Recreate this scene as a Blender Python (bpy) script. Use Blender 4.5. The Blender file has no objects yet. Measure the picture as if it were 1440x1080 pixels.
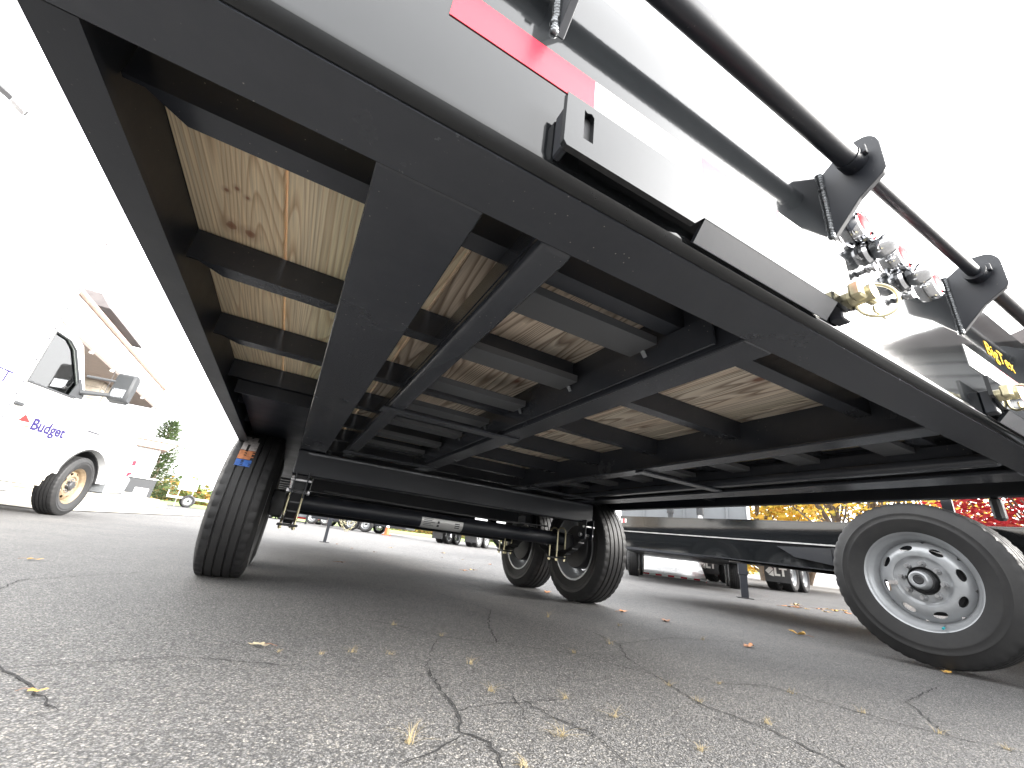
import bpy, bmesh, math, random
from mathutils import Vector, Matrix
random.seed(7)
D = bpy.data
S = bpy.context.scene
COL = S.collection
PI = math.pi
rad = math.radians

# ------------------------------------------------------------------ camera
cam_d = D.cameras.new('camera'); cam = D.objects.new('camera', cam_d); COL.objects.link(cam)
cam_d.sensor_fit = 'HORIZONTAL'; cam_d.sensor_width = 36.0; cam_d.lens = 14.46
cam_d.clip_start = 0.02; cam_d.clip_end = 2000
CAM = Vector((-0.98422, -0.38019, 0.30105))
cam.matrix_world = Matrix(((0.8746528, -0.2700686, -0.4025487, CAM.x),
                           (-0.4714051, -0.2803699, -0.8361638, CAM.y),
                           (0.1129591, 0.9211165, -0.3725380, CAM.z), (0, 0, 0, 1)))
S.camera = cam
# ------------------------------------------------------------------ sky, sun, exposure
SUN_EL, SUN_AZ = 20.0, 125.0          # azimuth from +Y towards +X
w = D.worlds.new('World'); S.world = w; w.use_nodes = True
nt = w.node_tree; bg = nt.nodes['Background']
sky = nt.nodes.new('ShaderNodeTexSky'); sky.sky_type = 'NISHITA'; sky.sun_disc = False
sky.sun_elevation = rad(SUN_EL); sky.sun_rotation = rad(SUN_AZ)
sky.air_density = 1.0; sky.dust_density = 6.0; sky.ozone_density = 1.0
hs = nt.nodes.new('ShaderNodeHueSaturation'); hs.inputs['Saturation'].default_value = 0.10
gm = nt.nodes.new('ShaderNodeGamma'); gm.inputs['Gamma'].default_value = 0.45      # even cloud deck: flatten the clear-sky gradient
nt.links.new(sky.outputs[0], hs.inputs['Color']); nt.links.new(hs.outputs[0], gm.inputs['Color']); nt.links.new(gm.outputs[0], bg.inputs['Color'])
bg.inputs['Strength'].default_value = 0.15
sd = D.lights.new('sun', 'SUN'); sun = D.objects.new('sun', sd); COL.objects.link(sun)
sd.energy = 0.75; sd.angle = rad(28); sd.color = (1.0, 0.96, 0.9)
sdir = Vector((math.sin(rad(SUN_AZ)) * math.cos(rad(SUN_EL)), math.cos(rad(SUN_AZ)) * math.cos(rad(SUN_EL)), math.sin(rad(SUN_EL))))
sun.rotation_euler = sdir.to_track_quat('Z', 'Y').to_euler()
sun.location = (0, 0, 30)
S.view_settings.view_transform = 'Standard'; S.view_settings.look = 'None'
S.view_settings.gamma = 1.0; S.view_settings.use_curve_mapping = False
S.view_settings.exposure = 4.5

# ------------------------------------------------------------------ material helpers
MATS = {}
def nodes(name):
    m = D.materials.new(name); m.use_nodes = True
    n = m.node_tree.nodes; l = m.node_tree.links
    MATS[name] = m
    return m, n, l, n['Principled BSDF']
def N(n, t, **kw):
    x = n.new(t)
    for k, v in kw.items():
        if k in x.inputs: x.inputs[k].default_value = v
        else: setattr(x, k, v)
    return x
def ramp(n, stops):
    r = n.new('ShaderNodeValToRGB')
    e = r.color_ramp.elements
    while len(e) < len(stops): e.new(0.5)
    for el, (p, c) in zip(e, stops):
        el.position = p; el.color = (c[0], c[1], c[2], 1) if hasattr(c, '__len__') else (c, c, c, 1)
    return r
def simple(name, col, rough=0.5, metal=0.0, spec=0.5, bump=0.0, bscale=60, vary=0.0, coat=0.0, vscale=5.0):
    m, n, l, p = nodes(name)
    p.inputs['Base Color'].default_value = (*col, 1); p.inputs['Roughness'].default_value = rough
    p.inputs['Metallic'].default_value = metal; p.inputs['Specular IOR Level'].default_value = spec
    p.inputs['Coat Weight'].default_value = coat; p.inputs['Coat Roughness'].default_value = 0.08
    tc = N(n, 'ShaderNodeTexCoord')
    if vary:
        nz = N(n, 'ShaderNodeTexNoise', Scale=vscale, Detail=6.0, Roughness=0.65); l.new(tc.outputs['Object'], nz.inputs['Vector'])
        r = ramp(n, [(0.3, [c * (1 - vary) for c in col]), (0.7, [min(1, c * (1 + vary)) for c in col])])
        l.new(nz.outputs['Fac'], r.inputs[0]); l.new(r.outputs[0], p.inputs['Base Color'])
        mr = N(n, 'ShaderNodeMapRange'); mr.inputs['To Min'].default_value = max(0.02, rough * 0.75); mr.inputs['To Max'].default_value = min(1, rough * 1.3)
        l.new(nz.outputs['Fac'], mr.inputs['Value']); l.new(mr.outputs[0], p.inputs['Roughness'])
    if bump:
        nb = N(n, 'ShaderNodeTexNoise', Scale=bscale, Detail=3.0); l.new(tc.outputs['Object'], nb.inputs['Vector'])
        b = N(n, 'ShaderNodeBump', Strength=bump, Distance=0.002); l.new(nb.outputs['Fac'], b.inputs['Height']); l.new(b.outputs[0], p.inputs['Normal'])
    return m

def paint(name, base, rough, dust, speck, peel):
    """black trailer enamel: dust film, pale splash specks, slight orange peel"""
    m, n, l, p = nodes(name)
    tc = N(n, 'ShaderNodeTexCoord')
    nz = N(n, 'ShaderNodeTexNoise', Scale=3.5, Detail=8.0, Roughness=0.7); l.new(tc.outputs['Object'], nz.inputs['Vector'])
    r = ramp(n, [(0.35, base), (0.8, [c + dust for c in base])]); l.new(nz.outputs['Fac'], r.inputs[0])
    vo = N(n, 'ShaderNodeTexVoronoi', Scale=75.0); l.new(tc.outputs['Object'], vo.inputs['Vector'])
    sp = ramp(n, [(0.04, 1.0), (0.085, 0.0)]); l.new(vo.outputs['Distance'], sp.inputs[0])
    n2 = N(n, 'ShaderNodeTexNoise', Scale=6.0, Detail=3.0); l.new(tc.outputs['Object'], n2.inputs['Vector'])
    mk = ramp(n, [(0.46, 0.0), (0.66, speck)]); l.new(n2.outputs['Fac'], mk.inputs[0])
    mu = N(n, 'ShaderNodeMath', operation='MULTIPLY'); l.new(sp.outputs[0], mu.inputs[0]); l.new(mk.outputs[0], mu.inputs[1])
    mx = N(n, 'ShaderNodeMix', data_type='RGBA'); l.new(mu.outputs[0], mx.inputs['Factor']); l.new(r.outputs[0], mx.inputs['A'])
    mx.inputs['B'].default_value = (0.34, 0.32, 0.28, 1); l.new(mx.outputs['Result'], p.inputs['Base Color'])
    mr = N(n, 'ShaderNodeMapRange'); mr.inputs['To Min'].default_value = rough * 0.6; mr.inputs['To Max'].default_value = rough * 1.6
    l.new(nz.outputs['Fac'], mr.inputs['Value']); l.new(mr.outputs[0], p.inputs['Roughness'])
    nb = N(n, 'ShaderNodeTexNoise', Scale=140.0, Detail=2.0); l.new(tc.outputs['Object'], nb.inputs['Vector'])
    p.inputs['Specular IOR Level'].default_value = 0.48 if name == 'gloss_paint' else 0.5
    b = N(n, 'ShaderNodeBump', Strength=peel, Distance=0.0008); l.new(nb.outputs['Fac'], b.inputs['Height']); l.new(b.outputs[0], p.inputs['Normal'])
    return m
paint('black_paint', (0.029, 0.032, 0.039), 0.22, 0.016, 0.9, 0.10)
paint('gloss_paint', (0.008, 0.009, 0.010), 0.055, 0.004, 0.12, 0.035)
paint('frame_paint', (0.008, 0.010, 0.015), 0.40, 0.007, 0.6, 0.06)

def wood(name, stops, grey, knots=()):
    m, n, l, p = nodes(name)
    tc = N(n, 'ShaderNodeTexCoord'); oi = N(n, 'ShaderNodeObjectInfo')
    mul = N(n, 'ShaderNodeMath', operation='MULTIPLY'); mul.inputs[1].default_value = 37.0; l.new(oi.outputs['Random'], mul.inputs[0])
    cx = N(n, 'ShaderNodeCombineXYZ'); l.new(mul.outputs[0], cx.inputs[0]); l.new(mul.outputs[0], cx.inputs[1]); l.new(mul.outputs[0], cx.inputs[2])
    mp = N(n, 'ShaderNodeMapping'); mp.inputs['Scale'].default_value = (1.0, 0.055, 1.0); l.new(tc.outputs['Object'], mp.inputs['Vector'])
    ad = N(n, 'ShaderNodeVectorMath', operation='ADD'); l.new(mp.outputs[0], ad.inputs[0]); l.new(cx.outputs[0], ad.inputs[1])
    nz = N(n, 'ShaderNodeTexNoise', Scale=8.0, Detail=1.2, Roughness=0.4); l.new(ad.outputs[0], nz.inputs['Vector'])
    m2 = N(n, 'ShaderNodeMath', operation='MULTIPLY'); m2.inputs[1].default_value = 38.0; l.new(nz.outputs['Fac'], m2.inputs[0])
    fr = N(n, 'ShaderNodeMath', operation='FRACT'); l.new(m2.outputs[0], fr.inputs[0])
    r = ramp(n, stops); l.new(fr.outputs[0], r.inputs[0])
    # fibres
    mp2 = N(n, 'ShaderNodeMapping'); mp2.inputs['Scale'].default_value = (1.0, 0.02, 1.0); l.new(tc.outputs['Object'], mp2.inputs['Vector'])
    ad2 = N(n, 'ShaderNodeVectorMath', operation='ADD'); l.new(mp2.outputs[0], ad2.inputs[0]); l.new(cx.outputs[0], ad2.inputs[1])
    nf = N(n, 'ShaderNodeTexNoise', Scale=260.0, Detail=3.0); l.new(ad2.outputs[0], nf.inputs['Vector'])
    fr2 = ramp(n, [(0.3, 0.78), (0.7, 1.12)]); l.new(nf.outputs['Fac'], fr2.inputs[0])
    mx = N(n, 'ShaderNodeMix', data_type='RGBA', blend_type='MULTIPLY'); mx.inputs['Factor'].default_value = 1.0
    l.new(r.outputs[0], mx.inputs['A']); l.new(fr2.outputs[0], mx.inputs['B'])
    # tone patches (green treated tint / pink heartwood)
    nt2 = N(n, 'ShaderNodeTexNoise', Scale=3.0, Detail=2.0); l.new(ad.outputs[0], nt2.inputs['Vector'])
    tn = ramp(n, [(0.35, (0.92, 0.98, 0.85)), (0.5, (1, 1, 1)), (0.68, (1.03, 0.93, 0.84))]); l.new(nt2.outputs['Fac'], tn.inputs[0])
    mx2 = N(n, 'ShaderNodeMix', data_type='RGBA', blend_type='MULTIPLY'); mx2.inputs['Factor'].default_value = 0.9
    l.new(mx.outputs['Result'], mx2.inputs['A']); l.new(tn.outputs[0], mx2.inputs['B'])
    # knots
    mp3 = N(n, 'ShaderNodeMapping'); mp3.inputs['Scale'].default_value = (1.0, 0.55, 1.0); l.new(tc.outputs['Object'], mp3.inputs['Vector'])
    ad3 = N(n, 'ShaderNodeVectorMath', operation='ADD'); l.new(mp3.outputs[0], ad3.inputs[0]); l.new(cx.outputs[0], ad3.inputs[1])
    vk = N(n, 'ShaderNodeTexVoronoi', Scale=6.0); l.new(ad3.outputs[0], vk.inputs['Vector'])
    kr = ramp(n, [(0.05, 1.0), (0.085, 0.5), (0.15, 0.0)]); l.new(vk.outputs['Distance'], kr.inputs[0])
    mx3 = N(n, 'ShaderNodeMix', data_type='RGBA'); l.new(kr.outputs[0], mx3.inputs['Factor'])
    l.new(mx2.outputs['Result'], mx3.inputs['A']); mx3.inputs['B'].default_value = (0.20, 0.075, 0.035, 1)
    for (kx, ky, kr_) in knots:      # individual knots with a dark eye and a stained ring
        mk_ = N(n, 'ShaderNodeMapping'); mk_.inputs['Location'].default_value = (-kx, -ky * .75, 0); mk_.inputs['Scale'].default_value = (1, .75, 0); l.new(tc.outputs['Object'], mk_.inputs['Vector'])
        nk = N(n, 'ShaderNodeTexNoise', Scale=60.0, Detail=2.0); l.new(tc.outputs['Object'], nk.inputs['Vector'])
        ln = N(n, 'ShaderNodeVectorMath', operation='LENGTH'); l.new(mk_.outputs[0], ln.inputs[0])
        ma = N(n, 'ShaderNodeMath', operation='MULTIPLY_ADD'); l.new(nk.outputs['Fac'], ma.inputs[0]); ma.inputs[1].default_value = kr_ * .7; l.new(ln.outputs['Value'], ma.inputs[2])
        kk = N(n, 'ShaderNodeMath', operation='DIVIDE'); l.new(ma.outputs[0], kk.inputs[0]); kk.inputs[1].default_value = kr_ * 3
        kc = ramp(n, [(0.18, 0.95), (0.36, 0.8), (0.42, 0.35), (0.85, 0.0)]); l.new(kk.outputs[0], kc.inputs[0])
        mxk = N(n, 'ShaderNodeMix', data_type='RGBA'); l.new(kc.outputs[0], mxk.inputs['Factor']); l.new(mx3.outputs['Result'], mxk.inputs['A']); mxk.inputs['B'].default_value = (0.30, 0.13, 0.07, 1); mx3 = mxk
    hsn = N(n, 'ShaderNodeHueSaturation', Saturation=1 - grey); vr = N(n, 'ShaderNodeMapRange'); vr.inputs['To Min'].default_value = 0.82; vr.inputs['To Max'].default_value = 1.1
    l.new(oi.outputs['Random'], vr.inputs['Value']); l.new(vr.outputs[0], hsn.inputs['Value'])
    l.new(mx3.outputs['Result'], hsn.inputs['Color']); l.new(hsn.outputs[0], p.inputs['Base Color'])
    p.inputs['Roughness'].default_value = 0.75; p.inputs['Specular IOR Level'].default_value = 0.25
    b = N(n, 'ShaderNodeBump', Strength=0.25, Distance=0.001); l.new(nf.outputs['Fac'], b.inputs['Height']); l.new(b.outputs[0], p.inputs['Normal'])
    return m
KNOTS = [(-.013, .356, .0045), (.004, .341, .0045), (.019, .356, .004), (-.015, .460, .011), (.018, .465, .011)]
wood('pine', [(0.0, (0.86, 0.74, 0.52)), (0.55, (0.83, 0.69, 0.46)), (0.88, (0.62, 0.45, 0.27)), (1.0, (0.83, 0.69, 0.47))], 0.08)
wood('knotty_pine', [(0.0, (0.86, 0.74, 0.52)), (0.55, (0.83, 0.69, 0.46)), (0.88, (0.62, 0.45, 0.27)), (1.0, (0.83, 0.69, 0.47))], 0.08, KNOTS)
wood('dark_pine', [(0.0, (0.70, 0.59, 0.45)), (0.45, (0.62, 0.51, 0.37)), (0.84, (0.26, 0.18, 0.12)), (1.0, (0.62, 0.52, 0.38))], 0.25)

def asphalt():
    m, n, l, p = nodes('asphalt')
    tc = N(n, 'ShaderNodeTexCoord')
    nd = N(n, 'ShaderNodeTexNoise', Scale=140.0, Detail=2.0); l.new(tc.outputs['Object'], nd.inputs['Vector'])
    dv = N(n, 'ShaderNodeMix', data_type='RGBA', blend_type='LINEAR_LIGHT'); dv.inputs['Factor'].default_value = 0.004
    l.new(tc.outputs['Object'], dv.inputs['A']); l.new(nd.outputs['Color'], dv.inputs['B'])
    v1 = N(n, 'ShaderNodeTexVoronoi', Scale=235.0); l.new(dv.outputs['Result'], v1.inputs['Vector'])
    v2 = N(n, 'ShaderNodeTexVoronoi', Scale=430.0); l.new(dv.outputs['Result'], v2.inputs['Vector'])
    sep = N(n, 'ShaderNodeSeparateColor'); l.new(v1.outputs['Color'], sep.inputs[0])
    stone = ramp(n, [(0.0, (0.066, 0.066, 0.068)), (0.35, (0.113, 0.112, 0.113)), (0.8, (0.158, 0.155, 0.152)), (0.96, (0.21, 0.20, 0.185)), (1.0, (0.28, 0.27, 0.25))]); l.new(sep.outputs[0], stone.inputs[0])
    gap = ramp(n, [(0.30, 1.0), (0.62, 0.42)]); l.new(v1.outputs['Distance'], gap.inputs[0])
    sep2 = N(n, 'ShaderNodeSeparateColor'); l.new(v2.outputs['Color'], sep2.inputs[0])
    fine = ramp(n, [(0.0, 0.7), (0.9, 1.2), (1.0, 1.5)]); l.new(sep2.outputs[0], fine.inputs[0])
    a = N(n, 'ShaderNodeMix', data_type='RGBA', blend_type='MULTIPLY'); a.inputs['Factor'].default_value = 1.0; l.new(stone.outputs[0], a.inputs['A']); l.new(gap.outputs[0], a.inputs['B'])
    a2 = N(n, 'ShaderNodeMix', data_type='RGBA', blend_type='MULTIPLY'); a2.inputs['Factor'].default_value = 1.0; l.new(a.outputs['Result'], a2.inputs['A']); l.new(fine.outputs[0], a2.inputs['B'])
    big = N(n, 'ShaderNodeTexNoise', Scale=1.3, Detail=7.0, Roughness=0.7); l.new(tc.outputs['Object'], big.inputs['Vector'])
    br = ramp(n, [(0.3, (1.06, 1.06, 1.07)), (0.55, (1.34, 1.33, 1.32)), (0.75, (1.62, 1.59, 1.55))]); l.new(big.outputs['Fac'], br.inputs[0])
    a3 = N(n, 'ShaderNodeMix', data_type='RGBA', blend_type='MULTIPLY'); a3.inputs['Factor'].default_value = 1.0; l.new(a2.outputs['Result'], a3.inputs['A']); l.new(br.outputs[0], a3.inputs['B'])
    l.new(a3.outputs['Result'], p.inputs['Base Color'])
    p.inputs['Roughness'].default_value = 0.72; p.inputs['Specular IOR Level'].default_value = 0.4
    h = N(n, 'ShaderNodeMath', operation='MULTIPLY_ADD'); l.new(v1.outputs['Distance'], h.inputs[0]); h.inputs[1].default_value = -1.0; l.new(sep.outputs[1], h.inputs[2])
    h2 = N(n, 'ShaderNodeMath', operation='MULTIPLY_ADD'); l.new(v2.outputs['Distance'], h2.inputs[0]); h2.inputs[1].default_value = -0.4; l.new(h.outputs[0], h2.inputs[2])
    b = N(n, 'ShaderNodeBump', Strength=0.75, Distance=0.004); l.new(h2.outputs[0], b.inputs['Height']); l.new(b.outputs[0], p.inputs['Normal'])
    return m
asphalt()
def rubber():
    m, n, l, p = nodes('rubber')
    tc = N(n, 'ShaderNodeTexCoord')
    nz = N(n, 'ShaderNodeTexNoise', Scale=9.0, Detail=7.0, Roughness=0.7); l.new(tc.outputs['Object'], nz.inputs['Vector'])
    r = ramp(n, [(0.3, (0.010, 0.010, 0.011)), (0.75, (0.022, 0.0215, 0.021))]); l.new(nz.outputs['Fac'], r.inputs[0]); l.new(r.outputs[0], p.inputs['Base Color'])
    p.inputs['Roughness'].default_value = 0.58; p.inputs['Specular IOR Level'].default_value = 0.45
    nb = N(n, 'ShaderNodeTexNoise', Scale=120.0, Detail=3.0); l.new(tc.outputs['Object'], nb.inputs['Vector'])
    b = N(n, 'ShaderNodeBump', Strength=0.15, Distance=0.001); l.new(nb.outputs['Fac'], b.inputs['Height']); l.new(b.outputs[0], p.inputs['Normal'])
rubber()
def leafmat(name, cols):
    m, n, l, p = nodes(name)
    g = N(n, 'ShaderNodeNewGeometry')
    r = ramp(n, [(i / (len(cols) - 1), c) for i, c in enumerate(cols)]); l.new(g.outputs['Random Per Island'], r.inputs[0])
    l.new(r.outputs[0], p.inputs['Base Color']); p.inputs['Roughness'].default_value = 0.6
    p.inputs['Specular IOR Level'].default_value = 0.25
    t = N(n, 'ShaderNodeBsdfTranslucent'); l.new(r.outputs[0], t.inputs['Color'])
    mx = N(n, 'ShaderNodeMixShader'); mx.inputs[0].default_value = 0.35
    l.new(p.outputs[0], mx.inputs[1]); l.new(t.outputs[0], mx.inputs[2]); l.new(mx.outputs[0], n['Material Output'].inputs['Surface'])
leafmat('yellow_leaf', [(0.45, 0.33, 0.05), (0.62, 0.47, 0.08), (0.58, 0.30, 0.05), (0.32, 0.31, 0.07)])
leafmat('red_leaf', [(0.30, 0.012, 0.02), (0.45, 0.03, 0.035), (0.22, 0.01, 0.015), (0.5, 0.09, 0.06)])
leafmat('green_needle', [(0.035, 0.06, 0.025), (0.06, 0.09, 0.035), (0.09, 0.12, 0.05)])
leafmat('far_leaf', [(0.05, 0.09, 0.03), (0.10, 0.13, 0.04), (0.22, 0.17, 0.04), (0.26, 0.12, 0.03)])
leafmat('grass_blade', [(0.14, 0.20, 0.03), (0.22, 0.27, 0.05)])
leafmat('straw', [(0.50, 0.42, 0.26), (0.42, 0.34, 0.20), (0.30, 0.25, 0.14)])
simple('bark', (0.10, 0.075, 0.055), 0.9, bump=0.6, bscale=40, vary=0.4)
simple('dry_leaf_tan', (0.42, 0.36, 0.24), 0.7, bump=0.3, bscale=90, vary=0.25, vscale=40)
simple('dry_leaf_orange', (0.45, 0.17, 0.04), 0.6, bump=0.3, bscale=90, vary=0.35, vscale=40)
simple('dry_leaf_yellow', (0.50, 0.30, 0.07), 0.6, bump=0.3, bscale=90, vary=0.3, vscale=40)
simple('dry_leaf_brown', (0.22, 0.10, 0.05), 0.7, bump=0.3, bscale=90, vary=0.3, vscale=40)
simple('rim_silver', (0.31, 0.32, 0.33), 0.33, metal=0.35, vary=0.10, vscale=8, coat=0.3)
paint('rung_lit_grey', (0.075, 0.078, 0.082), 0.35, 0.02, 0.5, 0.1)  # light caught by the rungs, put into a paler grey than the ramp
simple('chrome', (0.75, 0.76, 0.78), 0.07, metal=1.0)
simple('zinc', (0.55, 0.50, 0.33), 0.3, metal=0.9, vary=0.25, vscale=30)
simple('steel', (0.45, 0.45, 0.46), 0.35, metal=0.9, vary=0.2, vscale=20)
simple('weld', (0.20, 0.21, 0.22), 0.25, metal=0.6, bump=0.8, bscale=90)
simple('dark_metal', (0.03, 0.03, 0.032), 0.5, vary=0.4, bump=0.2)
simple('red_tape', (0.42, 0.010, 0.025), 0.22, bump=0.05, bscale=200, spec=0.4)
simple('white_tape', (0.62, 0.62, 0.62), 0.22, bump=0.05, bscale=200, spec=0.4)
simple('red_lens', (0.50, 0.005, 0.015), 0.55, spec=0.15)
simple('amber_lens', (0.7, 0.25, 0.02), 0.1, coat=1.0)
simple('decal_yellow', (0.62, 0.36, 0.01), 0.85, spec=0.05)
simple('label_silver', (0.55, 0.55, 0.54), 0.35, metal=0.3, vary=0.1)
simple('ink', (0.03, 0.03, 0.035), 0.6)
simple('sticker_white', (0.34, 0.32, 0.31), 0.6, vary=0.45, vscale=50)
simple('sticker_orange', (0.36, 0.14, 0.06), 0.6, vary=0.45, vscale=45)
simple('sticker_blue', (0.03, 0.10, 0.34), 0.5, vary=0.35, vscale=45)
simple('valve_teal', (0.02, 0.32, 0.36), 0.4)
simple('white_paint', (0.80, 0.80, 0.79), 0.28, vary=0.04, coat=0.3)
simple('dirty_white', (0.62, 0.59, 0.50), 0.5, vary=0.18, vscale=3)
simple('trim_brown', (0.30, 0.21, 0.17), 0.5, vary=0.15)
simple('grey_plastic', (0.030, 0.032, 0.035), 0.6, vary=0.15)
simple('light_grey_plastic', (0.25, 0.26, 0.27), 0.5, vary=0.15)
simple('rusty_gold', (0.24, 0.18, 0.115), 0.5, metal=0.3, vary=0.3, vscale=10)
simple('logo_red', (0.32, 0.02, 0.02), 0.6, spec=0.2)
simple('logo_orange', (0.62, 0.33, 0.08), 0.4)
simple('logo_purple', (0.018, 0.012, 0.075), 0.6, spec=0.2)
simple('text_grey', (0.06, 0.06, 0.07), 0.6, spec=0.2)
simple('seat_green', (0.20, 0.30, 0.20), 0.8)
simple('soffit_brown', (0.11, 0.085, 0.075), 0.7, vary=0.3)
simple('stone', (0.38, 0.34, 0.29), 0.9, vary=0.25, bump=0.5, bscale=12)
simple('roof_dark', (0.10, 0.09, 0.09), 0.8, vary=0.2)
simple('red_paint', (0.50, 0.012, 0.025), 0.3, vary=0.15, coat=0.3)
simple('grey_body', (0.14, 0.15, 0.16), 0.4, metal=0.2, vary=0.15, vscale=1.2)
simple('aluminium', (0.62, 0.63, 0.64), 0.35, metal=0.7, vary=0.1)
simple('flap_black', (0.035, 0.035, 0.036), 0.7, vary=0.3)
simple('flap_print', (0.62, 0.61, 0.57), 0.7)
simple('cone_orange', (0.70, 0.10, 0.02), 0.5)
simple('siding_dark', (0.07, 0.072, 0.078), 0.55, vary=0.2, vscale=2)
simple('siding_grey', (0.16, 0.165, 0.17), 0.5, vary=0.15)
simple('yellow_line', (0.55, 0.45, 0.16), 0.7, vary=0.25, vscale=12)
simple('concrete', (0.45, 0.42, 0.36), 0.85, vary=0.15, vscale=4)
simple('crack_fill', (0.012, 0.012, 0.013), 0.95, bump=0.4, bscale=150)
simple('hill_green', (0.06, 0.10, 0.035), 0.9, vary=0.4, vscale=0.3)
simple('grass_soil', (0.13, 0.19, 0.04), 0.9, vary=0.3, vscale=2)
def glass(name, tint, tr):
    m, n, l, p = nodes(name)
    t = N(n, 'ShaderNodeBsdfTransparent'); t.inputs['Color'].default_value = (*tint, 1)
    g = N(n, 'ShaderNodeBsdfGlossy'); g.inputs['Roughness'].default_value = 0.03
    fz = N(n, 'ShaderNodeFresnel', IOR=1.5)
    ad = N(n, 'ShaderNodeMath', operation='ADD'); ad.inputs[1].default_value = tr; l.new(fz.outputs[0], ad.inputs[0])
    mx = N(n, 'ShaderNodeMixShader'); l.new(ad.outputs[0], mx.inputs[0]); l.new(t.outputs[0], mx.inputs[1]); l.new(g.outputs[0], mx.inputs[2])
    l.new(mx.outputs[0], n['Material Output'].inputs['Surface'])
glass('cab_glass', (0.85, 0.95, 0.92), 0.13)

# ------------------------------------------------------------------ mesh helpers
class MB:
    def __init__(s): s.bm = bmesh.new()
    def box(s, x0, x1, y0, y1, z0, z1, bev=0.0, seg=1):
        b = s.bm; t = bmesh.new()
        bmesh.ops.create_cube(t, size=1.0)
        for v in t.verts: v.co = Vector((x0 + (v.co.x + .5) * (x1 - x0), y0 + (v.co.y + .5) * (y1 - y0), z0 + (v.co.z + .5) * (z1 - z0)))
        if bev: bmesh.ops.bevel(t, geom=t.edges[:], offset=bev, segments=seg, affect='EDGES', profile=0.5)
        s._merge(t); return s
    def _merge(s, t, M=None):
        if M is not None: t.transform(M)
        me = D.meshes.new('tmp'); t.to_mesh(me); t.free(); s.bm.from_mesh(me); D.meshes.remove(me)
    def cyl(s, a, b, r0, r1=None, seg=16, caps=True):
        a, b = Vector(a), Vector(b); r1 = r0 if r1 is None else r1
        t = bmesh.new(); L = (b - a).length
        bmesh.ops.create_cone(t, cap_ends=caps, segments=seg, radius1=r0, radius2=r1, depth=L)
        s._merge(t, Matrix.Translation((a + b) / 2) @ (b - a).to_track_quat('Z', 'Y').to_matrix().to_4x4()); return s
    def tube(s, pts, r, seg=8):
        for a, b in zip(pts[:-1], pts[1:]): s.cyl(a, b, r, seg=seg)
        return s
    def torus(s, c, axis, R, r, seg=24, sub=8, a0=0, a1=2 * PI):
        q = Vector(axis).to_track_quat('Z', 'Y'); c = Vector(c); vs = []
        full = abs(a1 - a0 - 2 * PI) < 1e-6; n = seg if full else seg + 1
        for i in range(n):
            a = a0 + (a1 - a0) * i / seg; row = []
            for j in range(sub):
                t = 2 * PI * j / sub; row.append(s.bm.verts.new(c + q @ Vector(((R + r * math.cos(t)) * math.cos(a), (R + r * math.cos(t)) * math.sin(a), r * math.sin(t)))))
            vs.append(row)
        for i in range(seg):
            A, B = vs[i], vs[(i + 1) % n]
            for j in range(sub): s.bm.faces.new((A[j], B[j], B[(j + 1) % sub], A[(j + 1) % sub]))
        return s
    def ball(s, c, r, sc=(1, 1, 1), seg=12):
        t = bmesh.new(); bmesh.ops.create_uvsphere(t, u_segments=seg, v_segments=max(6, seg // 2), radius=r)
        s._merge(t, Matrix.Translation(c) @ Matrix.Diagonal((*sc, 1))); return s
    def prism(s, poly, axis, a, b, bev=0.0):
        """poly: 2D points; axis 'x': (y,z), 'y': (x,z), 'z': (x,y); extruded a..b"""
        f = {'x': lambda u, v, t: (t, u, v), 'y': lambda u, v, t: (u, t, v), 'z': lambda u, v, t: (u, v, t)}[axis]
        t = bmesh.new()
        lo = [t.verts.new(f(u, v, a)) for u, v in poly]; hi = [t.verts.new(f(u, v, b)) for u, v in poly]
        t.faces.new(lo); t.faces.new(hi[::-1]); n = len(poly)
        for i in range(n): t.faces.new((lo[i], hi[i], hi[(i + 1) % n], lo[(i + 1) % n]))
        bmesh.ops.recalc_face_normals(t, faces=t.faces[:])
        if bev: bmesh.ops.bevel(t, geom=t.edges[:], offset=bev, segments=1, affect='EDGES', profile=0.5)
        s._merge(t); return s
    def lathe(s, prof, seg=48, axis='x', c=(0, 0, 0), mod=None, close=False):
        rows = []
        for (x, r) in prof:
            row = []
            for i in range(seg):
                a = 2 * PI * i / seg; rr = r - (mod(x, r, i) if mod else 0)
                p = (x, rr * math.cos(a), rr * math.sin(a))
                if axis == 'y': p = (p[1], p[0], p[2])
                elif axis == 'z': p = (p[1], p[2], p[0])
                row.append(s.bm.verts.new((p[0] + c[0], p[1] + c[1], p[2] + c[2])))
            rows.append(row)
        K = len(rows)
        for k in range(K if close else K - 1):
            A, B = rows[k], rows[(k + 1) % K]
            for i in range(seg): s.bm.faces.new((A[i], A[(i + 1) % seg], B[(i + 1) % seg], B[i]))
        return s
    def quad(s, *p): s.bm.faces.new([s.bm.verts.new(q) for q in p]); return s
    def sheet_holes(s, outer, holes, f, a, b):
        """flat plate with holes (2D loops) between depths a and b, f(u,v,t)->xyz"""
        t = bmesh.new(); es = []
        for loop in [outer] + holes:
            vs = [t.verts.new(f(u, v, a)) for u, v in loop]
            for i in range(len(vs)): es.append(t.edges.new((vs[i], vs[(i + 1) % len(vs)])))
        bmesh.ops.triangle_fill(t, edges=es, use_beauty=True, use_dissolve=False)
        ex = bmesh.ops.extrude_face_region(t, geom=t.faces[:])
        dv = Vector(f(0, 0, b)) - Vector(f(0, 0, a))
        bmesh.ops.translate(t, vec=dv, verts=[g for g in ex['geom'] if isinstance(g, bmesh.types.BMVert)])
        bmesh.ops.recalc_face_normals(t, faces=t.faces[:])
        s._merge(t); return s
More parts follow.
